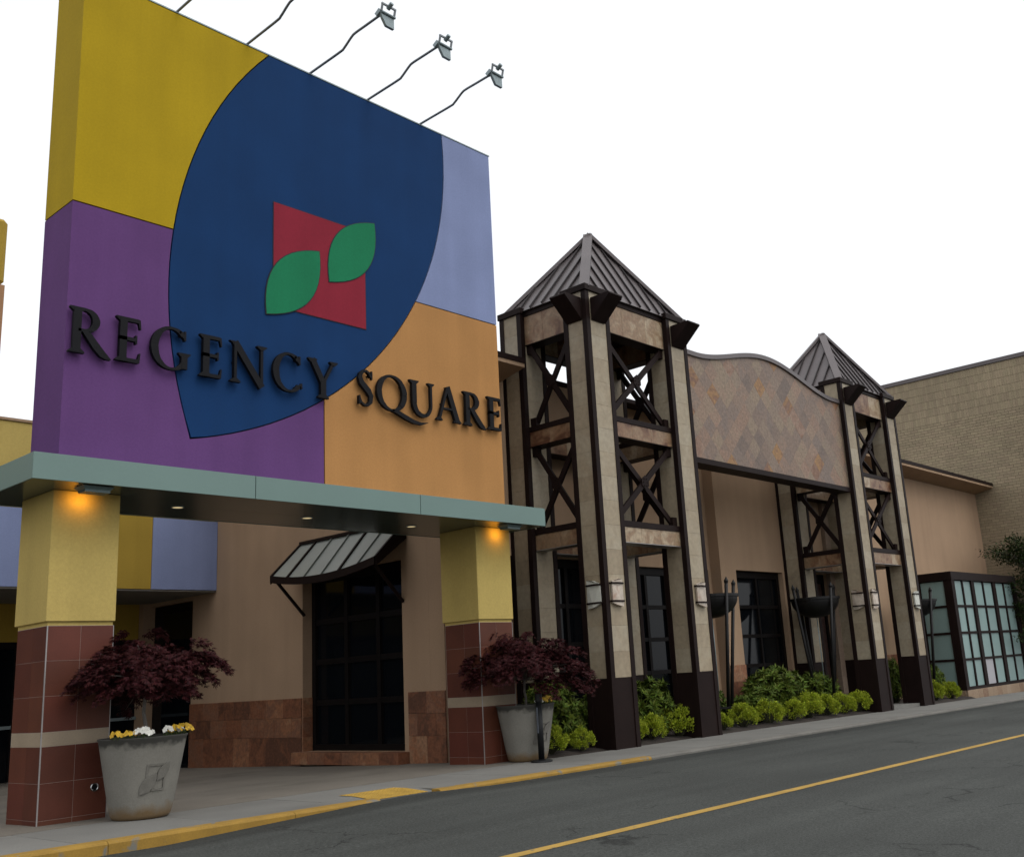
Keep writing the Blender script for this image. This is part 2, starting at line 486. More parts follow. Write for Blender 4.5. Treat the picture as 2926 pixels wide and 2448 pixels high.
def asphalt_material():
    m = bpy.data.materials.new('asphalt'); m.use_nodes = True
    t = m.node_tree; N = t.nodes; b = N['Principled BSDF']
    geo = N.new('ShaderNodeNewGeometry')
    def nz(sc, det=5, dist=0.0):
        n = N.new('ShaderNodeTexNoise'); n.inputs['Scale'].default_value = sc; n.inputs['Detail'].default_value = det
        n.inputs['Distortion'].default_value = dist
        t.links.new(geo.outputs['Position'], n.inputs['Vector']); return n.outputs[0]
    def rg(s, a, c, lo, hi):
        r = N.new('ShaderNodeMapRange')
        r.inputs[1].default_value, r.inputs[2].default_value, r.inputs[3].default_value, r.inputs[4].default_value = a, c, lo, hi
        t.links.new(s, r.inputs[0]); return r.outputs[0]
    def mul(a, c):
        q = N.new('ShaderNodeMath'); q.operation = 'MULTIPLY'; t.links.new(a, q.inputs[0]); t.links.new(c, q.inputs[1]); return q.outputs[0]
    v = mul(rg(nz(0.35), 0.3, 0.7, 0.86, 1.12), rg(nz(45, 4), 0.3, 0.7, 0.62, 1.4))
    v = mul(v, rg(nz(150, 3), 0.35, 0.65, 0.66, 1.38))
    # long wear streaks along the lane
    mp = N.new('ShaderNodeMapping'); mp.inputs['Scale'].default_value = (0.12, 2.2, 1)
    t.links.new(geo.outputs['Position'], mp.inputs['Vector'])
    ns = N.new('ShaderNodeTexNoise'); ns.inputs['Scale'].default_value = 1.0; ns.inputs['Detail'].default_value = 4
    t.links.new(mp.outputs[0], ns.inputs['Vector'])
    v = mul(v, rg(ns.outputs[0], 0.3, 0.7, 0.85, 1.14))
    # thin cracks
    vo = N.new('ShaderNodeTexVoronoi'); vo.feature = 'DISTANCE_TO_EDGE'; vo.inputs['Scale'].default_value = 0.45
    dn = N.new('ShaderNodeTexNoise'); dn.inputs['Scale'].default_value = 1.6; dn.inputs['Detail'].default_value = 6
    t.links.new(geo.outputs['Position'], dn.inputs['Vector'])
    av = N.new('ShaderNodeVectorMath'); av.operation = 'MULTIPLY_ADD'
    t.links.new(dn.outputs['Color'], av.inputs[0]); av.inputs[1].default_value = (1.6, 1.6, 0)
    t.links.new(geo.outputs['Position'], av.inputs[2]); t.links.new(av.outputs[0], vo.inputs['Vector'])
    crack = rg(vo.outputs['Distance'], 0.0, 0.012, 0.35, 1.0)
    mask = rg(nz(0.5, 2), 0.50, 0.56, 0, 1)
    cm = N.new('ShaderNodeMixRGB'); t.links.new(mask, cm.inputs[0]); cm.inputs[1].default_value = (1, 1, 1, 1)
    t.links.new(crack, cm.inputs[2])
    v = mul(v, cm.outputs[0])
    # gutter strip of newer, darker asphalt
    sp = N.new('ShaderNodeSeparateXYZ'); t.links.new(geo.outputs['Position'], sp.inputs[0])
    ay = N.new('ShaderNodeMath'); ay.operation = 'MULTIPLY_ADD'; t.links.new(nz(0.8, 3), ay.inputs[0]); ay.inputs[1].default_value = 0.35
    t.links.new(sp.outputs[1], ay.inputs[2])
    v = mul(v, rg(ay.outputs[0], 9.98, 10.2, 1.0, 0.66))
    h = N.new('ShaderNodeHueSaturation'); h.inputs['Color'].default_value = (0.049, 0.052, 0.0475, 1)
    t.links.new(v, h.inputs['Value']); t.links.new(h.outputs[0], b.inputs['Base Color'])
    b.inputs['Roughness'].default_value = 0.9; b.inputs['Specular IOR Level'].default_value = 0.25
    bp = N.new('ShaderNodeBump'); bp.inputs['Strength'].default_value = 0.5; bp.inputs['Distance'].default_value = 0.01
    t.links.new(nz(130, 3), bp.inputs['Height']); t.links.new(bp.outputs[0], b.inputs['Normal'])
    return m
m_asphalt = asphalt_material()

# ------------------------------------------------------------------ ground
KY = 10.38
def kd(x):                                             # kerb height at x
    if x < 5.5: return 0.125
    if x < 8.2: return 0.125 - (x - 5.5) / 2.7 * 0.105
    if x < 9.15: return 0.02
    if x < 10.2: return 0.02 + (x - 9.15) / 1.05 * 0.035
    return 0.055
def road_z(x, y):
    k = min(max((KY - y) / 3.9, 0), 1)
    return gx(x) - (kd(x) * (1 - k) + 0.13 * k)

def build_ground():
    xs = [-400, -150, -60, -30] + [-26 + 0.5 * i for i in range(0, 173)] + [80, 150, 400]
    ys = [-400, -120, -40, -15, -5, 0, 3, 5, 6.3, 6.5, 8, 9, 10, KY + 0.05, 11, 14, 30, 60, 150, 400]
    v = []
    for y in ys:
        for x in xs:
            z = road_z(x, y) if y <= KY + 0.1 else gx(x) - 0.45
            v.append((x, y, z))
    n = len(xs)
    f = [(j * n + i, j * n + i + 1, (j + 1) * n + i + 1, (j + 1) * n + i) for j in range(len(ys) - 1) for i in range(n - 1)]
    tag(mesh_obj('road', v, f, m_asphalt, loc=(0, 0, 0)), kind='structure')

    # painted lane line
    v, f = [], []
    xs2 = [-12 + 0.5 * i for i in range(0, 120)]
    for i, x in enumerate(xs2):
        w = 0.072 + 0.004 * math.sin(i * 2.1)
        v += [(x, 6.405 - w, road_z(x, 6.35) + 0.004), (x, 6.405 + w, road_z(x, 6.46) + 0.004)]
    f = [(2 * i, 2 * i + 2, 2 * i + 3, 2 * i + 1) for i in range(len(xs2) - 1)]
    tag(mesh_obj('road_line', v, f, m_line), kind='structure')

    # sidewalk: slabs on a bed
    sw = tag(hold_structure('sidewalk', (0, 11.4, 0)), kind='structure')
    def slab(x0, x1, y0, y1, m, parent, dz=0.0, thick=0.14):
        v = []
        for x in (x0, x1):
            for y in (y0, y1):
                z = gz(x, y) + dz
                v += [(x, y, z - thick), (x, y, z)]
        return mesh_obj('slab', v, BF, m, parent, bevel=0.006)
    x = -9.0
    while x < 45:
        w = 1.52
        x1 = x + w
        if not (x < 9.15 and x1 > 8.2):
            slab(x + 0.004, x1 - 0.004, KY + 0.17, 12.12, m_concrete, sw, random.uniform(-0.002, 0.002))
        else:                                          # around the dropped kerb
            slab(x + 0.004, x1 - 0.004, 11.0, 12.12, m_concrete, sw, 0)
            v = []
            xa, xb = x + 0.004, x1 - 0.004
            nn = 12
            top, bot = [], []
            for i in range(nn + 1):
                xx = xa + (xb - xa) * i / nn
                for y in (KY + 0.17, 10.995):
                    k = (y - KY - 0.17) / (10.995 - KY - 0.17)
                    edge = min(max(0.055 - kd(xx), 0), 0.035)
                    v.append((xx, y, gz(xx, y) - edge * (1 - k)))
            f = [(2 * i, 2 * i + 2, 2 * i + 3, 2 * i + 1) for i in range(nn)]
            mesh_obj('slab', v, f, m_concrete, sw)
        x = x1
    # bed below (closes joints)
    box('bed', m_mortar, sw, -9, 45, KY + 0.16, 12.1, -0.75, -0.36)
    # darker paving under the portico
    pv = tag(hold_structure('portico_paving', (6, 16, 0)), kind='structure')
    for i in range(-2, 5):
        for j in range(0, 5):
            x0, x1 = 0.2 + i * 2.6, 0.2 + (i + 1) * 2.6
            y0, y1 = 12.13 + j * 2.7, 12.13 + (j + 1) * 2.7
            v = []
            if x0 > 13.2: continue
            x1 = min(x1, 13.2)
            y0b = y0
            z = lambda xx, yy: gz(xx, yy) + 0.0005 * ((i * 7 + j * 3) % 4)
            ym = 12.9
            if j == 0:
                for (ya, yb) in ((y0 + .003, ym), (ym, y1 - .003)):
                    vv = []
                    for xx in (x0 + .003, x1 - .003):
                        for yy in (ya, yb):
                            vv += [(xx, yy, z(xx, yy) - 0.12), (xx, yy, z(xx, yy))]
                    mesh_obj('slab', vv, BF, m_aggreg, pv)
            else:
                for xx in (x0 + .003, x1 - .003):
                    for yy in (y0 + .003, y1 - .003):
                        v += [(xx, yy, z(xx, yy) - 0.12), (xx, yy, z(xx, yy))]
                mesh_obj('slab', v, BF, m_aggreg, pv)
    box('bed', m_mortar, pv, -5, 13.2, 12.14, 25.6, -0.9, -0.5)
    # kerb stones
    kb = tag(hold_structure('kerb', (0, KY, 0)), kind='structure')
    cuts = [-9, -6, -3, -0.2, 2.4, 4.9, 7.0, 8.2, 9.15, 11.4, 13.62, 16.2, 18.9, 21.6, 24.3, 27, 30, 33, 36, 39, 42, 45]
    for a, b_ in zip(cuts[:-1], cuts[1:]):
        n = max(2, int((b_ - a) / 0.35))
        v, f = [], []
        prof = [(0.0, -0.4), (0.0, -0.03), (0.012, -0.012), (0.035, -0.002), (0.17, 0.0), (0.17, -0.4)]
        flat = 8.1 < (a + b_) / 2 < 9.2
        for i in range(n + 1):
            xx = a + 0.003 + (b_ - a - 0.006) * i / n
            wob = 0.006 * noise.noise((xx * 0.9, 0, 1))
            top = gx(xx) if not flat else gx(xx) - min(max(0.055 - kd(xx), 0), 0.035)
            for (dy, dz) in prof:
                v.append((xx, KY + dy + wob, top + dz))
        L = len(prof)
        f = [(i * L + k, (i + 1) * L + k, (i + 1) * L + (k + 1) % L, i * L + (k + 1) % L) for i in range(n) for k in range(L)]
        f += [tuple(range(L)), tuple(n * L + k for k in range(L))]
        painted = b_ <= 13.7 and not flat
        mesh_obj('kerb_stone', v, f, m_kerbp if painted else m_kerbc, kb)
    # tactile warning mat
    tm = hold_structure('tactile_paving', (8.67, 10.75, gx(8.67)))
    tag(tm, kind='structure')
    v = []
    def ty(x, y):
        k = (y - 10.55) / 0.445
        return gz(x, y) - 0.035 * (1 - min(max(k, 0), 1)) + 0.006
    v = [(8.24, 10.57, ty(8.24, 10.57)), (9.12, 10.57, ty(9.12, 10.57)), (9.12, 11.0, ty(9.12, 11.0)), (8.24, 11.0, ty(8.24, 11.0)), (9.12, 11.28, gz(9.12, 11.28) + 0.006), (8.24, 11.28, gz(8.24, 11.28) + 0.006)]
    mesh_obj('mat', v, [(0, 1, 2, 3), (3, 2, 4, 5)], m_tact, tm)
    d = MB()
    for i in range(14):
        for j in range(11):
            xx, yy = 8.27 + i * 0.063, 10.60 + j * 0.064
            zz = ty(xx, yy)
            s = 0.015
            vv = [(xx - s, yy - s, zz), (xx + s, yy - s, zz), (xx + s, yy + s, zz), (xx - s, yy + s, zz),
                  (xx - s * .6, yy - s * .6, zz + .004), (xx + s * .6, yy - s * .6, zz + .004), (xx + s * .6, yy + s * .6, zz + .004), (xx - s * .6, yy + s * .6, zz + .004)]
            d.add(vv, [(4, 5, 6, 7), (0, 1, 5, 4), (1, 2, 6, 5), (2, 3, 7, 6), (3, 0, 4, 7)])
    tag(d.build('dome', m_tact, tm), kind='stuff')
    # planting bed
    v, f = [], []
    nx, ny = 90, 12
    for j in range(ny + 1):
        for i in range(nx + 1):
            x = 13.22 + (32.6 - 13.22) * i / nx
            y = 12.13 + (14.45 - 12.13) * j / ny
            h = 0.03 * noise.noise((x * 1.7, y * 1.7, 3)) + 0.05 * min(j, 2) / 2
            if j == 0: h = -0.03
            v.append((x, y, gx(x) + h))
    f = [(j * (nx + 1) + i, j * (nx + 1) + i + 1, (j + 1) * (nx + 1) + i + 1, (j + 1) * (nx + 1) + i) for j in range(ny) for i in range(nx)]
    tag(mesh_obj('planting_bed', v, f, m_soil), kind='structure')
    # doorstep walk through the second tower
    wk = tag(hold_structure('entry_walk', (27.3, 12.8, gx(27))), kind='structure')
    vv = []
    for xx in (26.3, 28.24):
        for yy in (12.125, 14.3):
            vv += [(xx, yy, gx(xx) - 0.1), (xx, yy, gx(xx) + 0.085)]
    mesh_obj('slab', vv, BF, m_concrete, wk)

def hold_structure(name, loc):
    o = bpy.data.objects.new(name, None)
    o.empty_display_size = 0.2
    return link(o, None, loc)

build_ground()

# ------------------------------------------------------------------ entrance sign: columns, canopy, coloured wall, letters
def arc_left(z):                                       # left rim of the blue shape
    return 12.9763 - math.sqrt(max(6.4795 ** 2 - (z - 6.8929) ** 2, 0))
def arc_right_z(x):                                    # right rim, lower half
    return 10.5479 - math.sqrt(max(5.96 ** 2 - (x - 5.723) ** 2, 0))

def lens(p, q, bulge, n=14):
    """pointed leaf between two tips"""
    p, q = Vector(p), Vector(q)
    d = q - p
    nrm = Vector((-d.y, d.x)).normalized()
    out = []
    for s in (1, -1):
        rng = range(0, n) if s == 1 else range(n, 0, -1)
        for i in rng:
            t = i / n
            out.append(tuple(p + d * t + nrm * s * bulge * d.length * 4 * t * (1 - t)))
    return out

def letter_pieces(ch, w):
    """strokes of a serif capital in a box w wide and 1 high; polygons (x, z)"""
    P = []
    T, t = 0.158, 0.07
    def rect(x0, x1, y0, y1): P.append([(x0, y0), (x1, y0), (x1, y1), (x0, y1)])
    def stroke(pts, wd):
        if not hasattr(wd, '__len__'): wd = [wd] * len(pts)
        L_, R_ = [], []
        for i, p in enumerate(pts):
            a = Vector(pts[max(i - 1, 0)]); b_ = Vector(pts[min(i + 1, len(pts) - 1)])
            d = (b_ - a).normalized(); n = Vector((-d.y, d.x)); p = Vector(p)
            L_.append(tuple(p + n * wd[i] / 2)); R_.append(tuple(p - n * wd[i] / 2))
        for i in range(len(pts) - 1):
            P.append([L_[i], R_[i], R_[i + 1], L_[i + 1]])
    def foot(x0, x1, y, up=1, e=0.085):
        P.append([(x0 - e, y), (x1 + e, y), (x1 + e, y + up * 0.028), (x1, y + up * 0.10), (x0, y + up * 0.10), (x0 - e, y + up * 0.028)])
    def stem(x0, x1, top=True, bot=True):
        rect(x0, x1, 0.02, 0.98)
        if bot: foot(x0, x1, 0, 1)
        if top: foot(x0, x1, 1, -1)
    def arc(cx, cy, rx, ry, a0, a1, wmin, wmax, n=22, tilt=0.0):
        pts, wd = [], []
        for i in range(n + 1):
            a = R(a0 + (a1 - a0) * i / n)
            pts.append((cx + rx * math.cos(a), cy + ry * math.sin(a)))
            wd.append(wmin + (wmax - wmin) * abs(math.cos(a - tilt)) ** 1.5)
        stroke(pts, wd)
    def barb(x, y, dy, s=1):                           # the wedge at the end of an arm
        P.append([(x - 0.05 * s, y), (x + 0.012 * s, y), (x + 0.03 * s, y + dy), (x + 0.0 * s, y + dy)])
    if ch == 'E':
        s = 0.085
        stem(s, s + T)
        rect(s, w - 0.05, 0.915, 1.0); barb(w - 0.03, 0.99, -0.21)
        rect(s, w - 0.10, 0.48, 0.56); rect(w - 0.125, w - 0.085, 0.43, 0.62)
        rect(s, w - 0.04, 0.0, 0.085); barb(w - 0.03, 0.01, 0.22)
    elif ch == 'R':
        s = 0.085
        stem(s, s + T)
        cx = s + T * 0.6; rx = w * 0.40
        pts = [(cx, 0.97)]
        arc(cx + rx * 0.35, 0.735, rx * 0.72, 0.232, 90, -90, 0.06, T, 16)
        rect(cx, cx + rx * 0.37, 0.937, 0.998); rect(cx, cx + rx * 0.37, 0.473, 0.533)
        stroke([(cx + rx * 0.42, 0.51), (w * 0.66, 0.20), (w * 0.82, 0.055), (w * 0.93, 0.0), (w + 0.02, -0.035)], [0.13, 0.165, 0.15, 0.10, 0.02])
    elif ch in 'GC':
        rx = w * 0.50
        arc(rx + 0.02, 0.5, rx - 0.07, 0.475, 48, 318, 0.055, T + 0.015, 30, R(0))
        rect(w - 0.15, w - 0.105, 0.735, 0.955)
        P.append([(w - 0.28, 0.90), (w - 0.12, 0.735), (w - 0.11, 0.83), (w - 0.24, 0.95)])
        if ch == 'G':
            rect(w - 0.205, w - 0.06, 0.07, 0.42); foot(w - 0.205, w - 0.06, 0.44, -1, 0.075)
            P.append([(w - 0.36, 0.02), (w - 0.06, 0.09), (w - 0.06, 0.16), (w - 0.30, 0.09)])
        else:
            P.append([(w - 0.25, 0.10), (w - 0.08, 0.20), (w - 0.045, 0.27), (w - 0.07, 0.27), (w - 0.27, 0.15)])
            rect(w - 0.085, w - 0.045, 0.13, 0.27)
    elif ch == 'N':
        rect(0.12, 0.19, 0.02, 0.97); foot(0.12, 0.19, 0, 1, 0.10)
        P.append([(0.0, 1.0), (0.215, 1.0), (0.19, 0.93), (0.07, 0.955)])
        stroke([(0.145, 0.99), (w - 0.13, -0.02)], 0.165)
        rect(w - 0.175, w - 0.105, 0.0, 0.98); foot(w - 0.175, w - 0.105, 1, -1, 0.10)
    elif ch == 'Y':
        c = w * 0.51
        rect(c - T / 2, c + T / 2, 0.02, 0.48); foot(c - T / 2, c + T / 2, 0, 1)
        stroke([(0.13, 0.99), (c - 0.02, 0.44)], 0.155)
        stroke([(w - 0.11, 0.99), (c + 0.03, 0.44)], 0.075)
        foot(0.07, 0.20, 1, -1, 0.07); foot(w - 0.15, w - 0.07, 1, -1, 0.08)
    elif ch == 'S':
        pts = [(0.80, 0.80), (0.72, 0.91), (0.55, 0.965), (0.36, 0.95), (0.20, 0.86), (0.16, 0.745), (0.24, 0.63), (0.45, 0.53), (0.68, 0.42), (0.82, 0.29), (0.79, 0.14), (0.62, 0.045), (0.40, 0.03), (0.22, 0.09), (0.12, 0.22)]
        wd = [0.04, 0.06, 0.062, 0.075, 0.11, 0.14, 0.155, 0.165, 0.165, 0.14, 0.11, 0.075, 0.06, 0.06, 0.04]
        stroke([(a * w, b_) for a, b_ in pts], wd)
        rect(w * 0.84, w * 0.84 + 0.04, 0.75, 0.98); rect(w * 0.06, w * 0.06 + 0.045, 0.04, 0.27)
    elif ch == 'Q':
        arc(w / 2, 0.5, w / 2 - 0.075, 0.475, 0, 360, 0.055, T + 0.01, 40)
        stroke([(w * 0.46, 0.03), (w * 0.62, 0.02), (w * 0.95, -0.10), (w * 1.25, -0.19), (w * 1.5, -0.21), (w * 1.74, -0.15)], [0.05, 0.10, 0.125, 0.11, 0.075, 0.015])
    elif ch == 'U':
        s = 0.085
        rect(s, s + T, 0.36, 0.98); foot(s, s + T, 1, -1)
        rect(w - 0.17, w - 0.10, 0.36, 0.98); foot(w - 0.17, w - 0.10, 1, -1)
        x0, x1 = s + T / 2, w - 0.135
        pts, wd = [], []
        for i in range(19):
            a = math.pi + math.pi * i / 18
            pts.append(((x0 + x1) / 2 + (x1 - x0) / 2 * math.cos(a), 0.37 + 0.34 * math.sin(a)))
            k = i / 18
            wd.append(T * (1 - k) ** 1.2 + 0.065 * (1 - (1 - k) ** 1.2) if k > 0.35 else T * (1 - k * 0.5))
        stroke(pts, wd)
    elif ch == 'A':
        c = w * 0.48
        stroke([(c - 0.015, 0.98), (0.13, 0.03)], 0.075)
        stroke([(c, 1.02), (w - 0.15, 0.02)], 0.165)
        rect(0.22, w - 0.22, 0.335, 0.395)
        foot(0.09, 0.16, 0, 1, 0.08); foot(w - 0.22, w - 0.09, 0, 1, 0.08)
    return P

def build_sign():
    s = empty('entrance_sign', (9.0, 13.0, 0), 'tall colour-blocked entrance sign wall on two tiled columns with a grey-green canopy', 'sign')
    # ---- coloured wall
    pan = hold('sign_panel', (9.0, 13.1, 4.13), s)
    X0, X1, Z0, Z1 = 5.15, 12.88, 4.125, 11.085
    yf, yb = 12.65, 12.72
    box('panel_core', m_groove, pan, X0 + .02, X1 - .02, yb, 13.48, Z0 + .02, Z1 - .01)
    zg = 7.66
    zt = lambda a, b_, n=26: [a + (b_ - a) * i / n for i in range(n + 1)]
    tip = (6.867, 4.71)
    L_full = [(arc_left(z), z) for z in zt(4.71, Z1)]
    xr_end = 5.723 + math.sqrt(5.96 ** 2 - (Z1 - 10.5479) ** 2)
    # right arc as angles from tip up to top
    a_tip = math.atan2(4.71 - 10.5479, 6.867 - 5.723); a_top = math.atan2(Z1 - 10.5479, xr_end - 5.723)
    Rf = [(5.723 + 5.96 * math.cos(a), 10.5479 + 5.96 * math.sin(a)) for a in zt(a_tip, a_top, 40)]
    blue = L_full + Rf[::-1][:-1]
    zcross = 10.5479 - math.sqrt(5.96 ** 2 - (9.04 - 5.723) ** 2)
    xg = 5.723 + math.sqrt(5.96 ** 2 - (zg - 0.02 - 10.5479) ** 2)
    yellow = [(X0, zg), (arc_left(zg), zg)] + [p for p in L_full if p[1] > zg + .05] + [(X0, Z1)]
    purple = [(X0, Z0), (9.04, Z0), (9.04, zcross)] + [p for p in Rf[::-1] if p[0] < 9.0] + [p for p in L_full if 4.75 < p[1] < zg - .05] + [(arc_left(zg), zg), (X0, zg)]
    orange = [(9.04, Z0), (X1, Z0), (X1, zg - .02), (xg, zg - .02)] + [p for p in Rf[::-1] if p[1] < zg - .1 and p[0] > 9.1] + [(9.04, zcross)]
    lav = [(X1, zg - .02), (X1, Z1), (Rf[-1][0], Z1)] + [p for p in Rf[::-1] if p[1] > zg + .1][1:] + [(xg, zg - .02)]
    for nm, poly, m in (('yellow_field', yellow, m_yellow), ('purple_field', purple, m_purple), ('orange_field', orange, m_orange), ('lavender_field', lav, m_lav), ('blue_field', blue, m_blue)):
        MB().prism(inset(poly, 0.009), 'y', yf, yb + 0.002).build(nm, m, pan)
    box('yellow_field', m_yellow, pan, X0 + .009, X0 + .06, yb + .003, 13.5, zg + .009, Z1)
    box('purple_field', m_purple, pan, X0 + .009, X0 + .06, yb + .003, 13.5, Z0, zg - .009)
    box('lavender_field', m_lav, pan, X1 - .06, X1 - .009, yb + .003, 13.5, zg + .009, Z1)
    box('orange_field', m_orange, pan, X1 - .06, X1 - .009, yb + .003, 13.5, Z0, zg - .009)
    box('coping', m_galv, pan, X0 - .01, X1 + .01, 12.642, 13.51, Z1, Z1 + .02)
    # ---- emblem
    em = hold('emblem', (9.0, 12.64, 6.8), s)
    sq = [(8.135, 6.905), (9.852, 6.905), (9.852, 8.592), (8.135, 8.592)]
    l1 = lens((8.018, 6.749), (8.951, 7.998), 0.238)
    l2 = lens((9.140, 7.542), (10.052, 8.81), 0.238)
    MB().prism(inset(sq, -0.012), 'y', 12.643, 12.655).build('outline', m_groove, em)
    MB().prism(sq, 'y', 12.638, 12.652).build('red_square', m_red, em)
    for l in (l1, l2):
        MB().prism(inset(l, -0.013), 'y', 12.632, 12.65).build('outline', m_groove, em)
        MB().prism(l, 'y', 12.626, 12.648).build('green_leaf', m_green, em)
    # ---- letters
    H = 0.605
    word = [('R', 5.165, 5.69), ('E', 5.755, 6.09), ('G', 6.225, 6.785), ('E', 6.925, 7.265), ('N', 7.38, 7.985), ('C', 8.08, 8.615), ('Y', 8.69, 9.225),
            ('S', 9.61, 9.93), ('Q', 9.99, 10.60), ('U', 10.665, 11.215), ('A', 11.23, 11.815), ('R', 11.87, 12.39), ('E', 12.45, 12.795)]
    for ch, x0, x1 in word:
        mb = MB()
        k = 0
        for poly in letter_pieces(ch, (x1 - x0) / H):
            off = 0.0015 * (k % 5); k += 1
            mb.prism([(x0 + a * H, 5.583 + b_ * H) for a, b_ in poly], 'y', 12.55 + off, 12.612 - off)
        poly = letter_pieces(ch, (x1 - x0) / H)[3 if ch == 'Q' else 0]        # standoff behind a stroke
        px, pz = x0 + H * sum(a for a, _ in poly) / len(poly), 5.583 + H * sum(b_ for _, b_ in poly) / len(poly)
        mb.box(px - .012, px + .012, 12.60, 12.66, pz - .012, pz + .012)
        mb.build('letter', m_letter, s)
    # ---- canopy
    c = hold('canopy', (8.9, 12.95, 3.82), s)
    CX0, CX1, CY0, CY1, CZ0, CZ1 = 4.62, 13.2, 12.0, 13.9, 3.82, 4.13
    box('canopy_core', m_groove, c, CX0 + .02, CX1 - .02, CY0 + .02, CY1 - .02, CZ0 + .016, CZ1 - .01)
    for a, b_ in ((CX0, 7.467), (7.477, 10.347), (10.357, CX1)):
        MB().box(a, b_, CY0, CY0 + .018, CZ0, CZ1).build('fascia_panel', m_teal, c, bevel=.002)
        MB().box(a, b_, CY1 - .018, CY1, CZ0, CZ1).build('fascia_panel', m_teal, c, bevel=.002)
    for xa in (CX0, CX1 - .018):
        MB().box(xa, xa + .018, CY0 + .02, CY1 - .02, CZ0, CZ1).build('fascia_panel', m_teal, c, bevel=.002)
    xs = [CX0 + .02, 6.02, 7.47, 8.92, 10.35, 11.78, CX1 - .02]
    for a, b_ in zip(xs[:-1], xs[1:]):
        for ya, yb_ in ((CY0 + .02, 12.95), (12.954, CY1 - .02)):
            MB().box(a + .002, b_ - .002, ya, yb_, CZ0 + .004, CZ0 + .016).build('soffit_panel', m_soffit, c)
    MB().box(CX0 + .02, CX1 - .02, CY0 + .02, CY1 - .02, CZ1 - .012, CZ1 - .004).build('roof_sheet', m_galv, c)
    for x in (6.923, 8.999, 11.035):
        MB().lathe(x, 13.04, [(0.085, CZ0 + .006), (0.085, CZ0 - .006), (0.07, CZ0 - .006)], 20, False).build('downlight_ring', m_galv, c)
        MB().lathe(x, 13.04, [(0.071, CZ0 - .003), (0.001, CZ0 - .003)], 20, False).build('downlight', m_downlight, c)
    # ---- columns
    for cx0 in (5.12, 12.075):
        cx1 = cx0 + .785
        cy0, cy1 = 12.6, 13.45
        col = hold('column', ((cx0 + cx1) / 2, 13.02, gx(cx0)), s)
        g0 = gx(cx0)
        box('grout_core', m_grout, col, cx0 + .002, cx1 - .002, cy0 + .002, cy1 - .002, g0 - .3, 2.215)
        MB().box(cx0 - .03, cx1 + .005, cy0 - .03, cy1 + .03, 2.262, 3.822).build('stucco_shaft', m_pale_yellow, col, bevel=.006)
        MB().box(cx0 + .002, cx1 - .012, cy0 + .002, cy1 - .002, 2.215, 2.27).build('reveal', m_pale_yellow, col)
        rows = [(g0 - .05, .052, m_tile), (.052, .452, m_tile), (.452, .852, m_tile), (.852, 1.012, m_band), (1.012, 1.412, m_tile), (1.412, 1.812, m_tile), (1.812, 2.212, m_tile)]
        fx = [cx0 + .012, cx0 + .392, cx1 - .005]
        sy = [cy0 + .012, 12.985 if True else 0, cy1 - .005]
        for r_, (z0, z1, m) in enumerate(rows):
            zc, hz = (z0 + z1) / 2, z1 - z0 - .003
            if m is m_band:
                piece('tile', m, col, (cx0 + cx1) / 2, cy0 + .01, zc, cx1 - cx0 - .022, .02, hz, .0008)
                piece('tile', m, col, cx0 + .01, (cy0 + cy1) / 2, zc, .02, cy1 - cy0 - .022, hz, .0008)
                piece('tile', m, col, cx1 - .01, (cy0 + cy1) / 2, zc, .02, cy1 - cy0 - .022, hz, .0008)
                continue
            for a, b_ in zip(fx[:-1], fx[1:]):
                piece('tile', m, col, (a + b_) / 2, cy0 + .01, zc, b_ - a - .003, .02, hz, .0008)
                piece('tile', m, col, (a + b_) / 2, cy1 - .01, zc, b_ - a - .003, .02, hz, .0008)
            for a, b_ in zip(sy[:-1], sy[1:]):
                piece('tile', m, col, cx0 + .01, (a + b_) / 2, zc, .02, b_ - a - .003, hz, .0008)
                piece('tile', m, col, cx1 - .01, (a + b_) / 2, zc, .02, b_ - a - .003, hz, .0008)
        MB().box(cx0 - .002, cx0 + .010, cy0 - .002, cy0 + .010, g0 - .05, 2.214).build('corner_trim', m_trim_metal, col)
        MB().box(cx1 - .006, cx1 + .002, cy0 - .002, cy0 + .006, g0 - .05, 2.214).build('corner_trim', m_trim_metal, col)
    # round chrome outlet on the near column
    o = hold('round_outlet', (5.748, 12.58, .349), s)
    mb = MB()
    for r0, r1, y in ((.046, .034, 12.578),):
        n = 20
        v = []
        for k in range(n):
            t = 2 * math.pi * k / n
            for rr, yy in ((.046, 12.602), (.046, 12.575), (.035, 12.575), (.035, 12.595)):
                v.append((5.748 + rr * math.cos(t), yy, .349 + rr * math.sin(t)))
        f = [(k * 4 + i, ((k + 1) % n) * 4 + i, ((k + 1) % n) * 4 + i + 1, k * 4 + i + 1) for k in range(n) for i in range(3)]
        mb.add(v, f)
    mb.build('ring', m_chrome, o, smooth=True)
    n = 20
    mesh_obj('grille', [(5.748 + .036 * math.cos(2 * math.pi * k / n), 12.588, .349 + .036 * math.sin(2 * math.pi * k / n)) for k in range(n)], [tuple(range(n))], m_rubber, o)
    return s

build_sign()

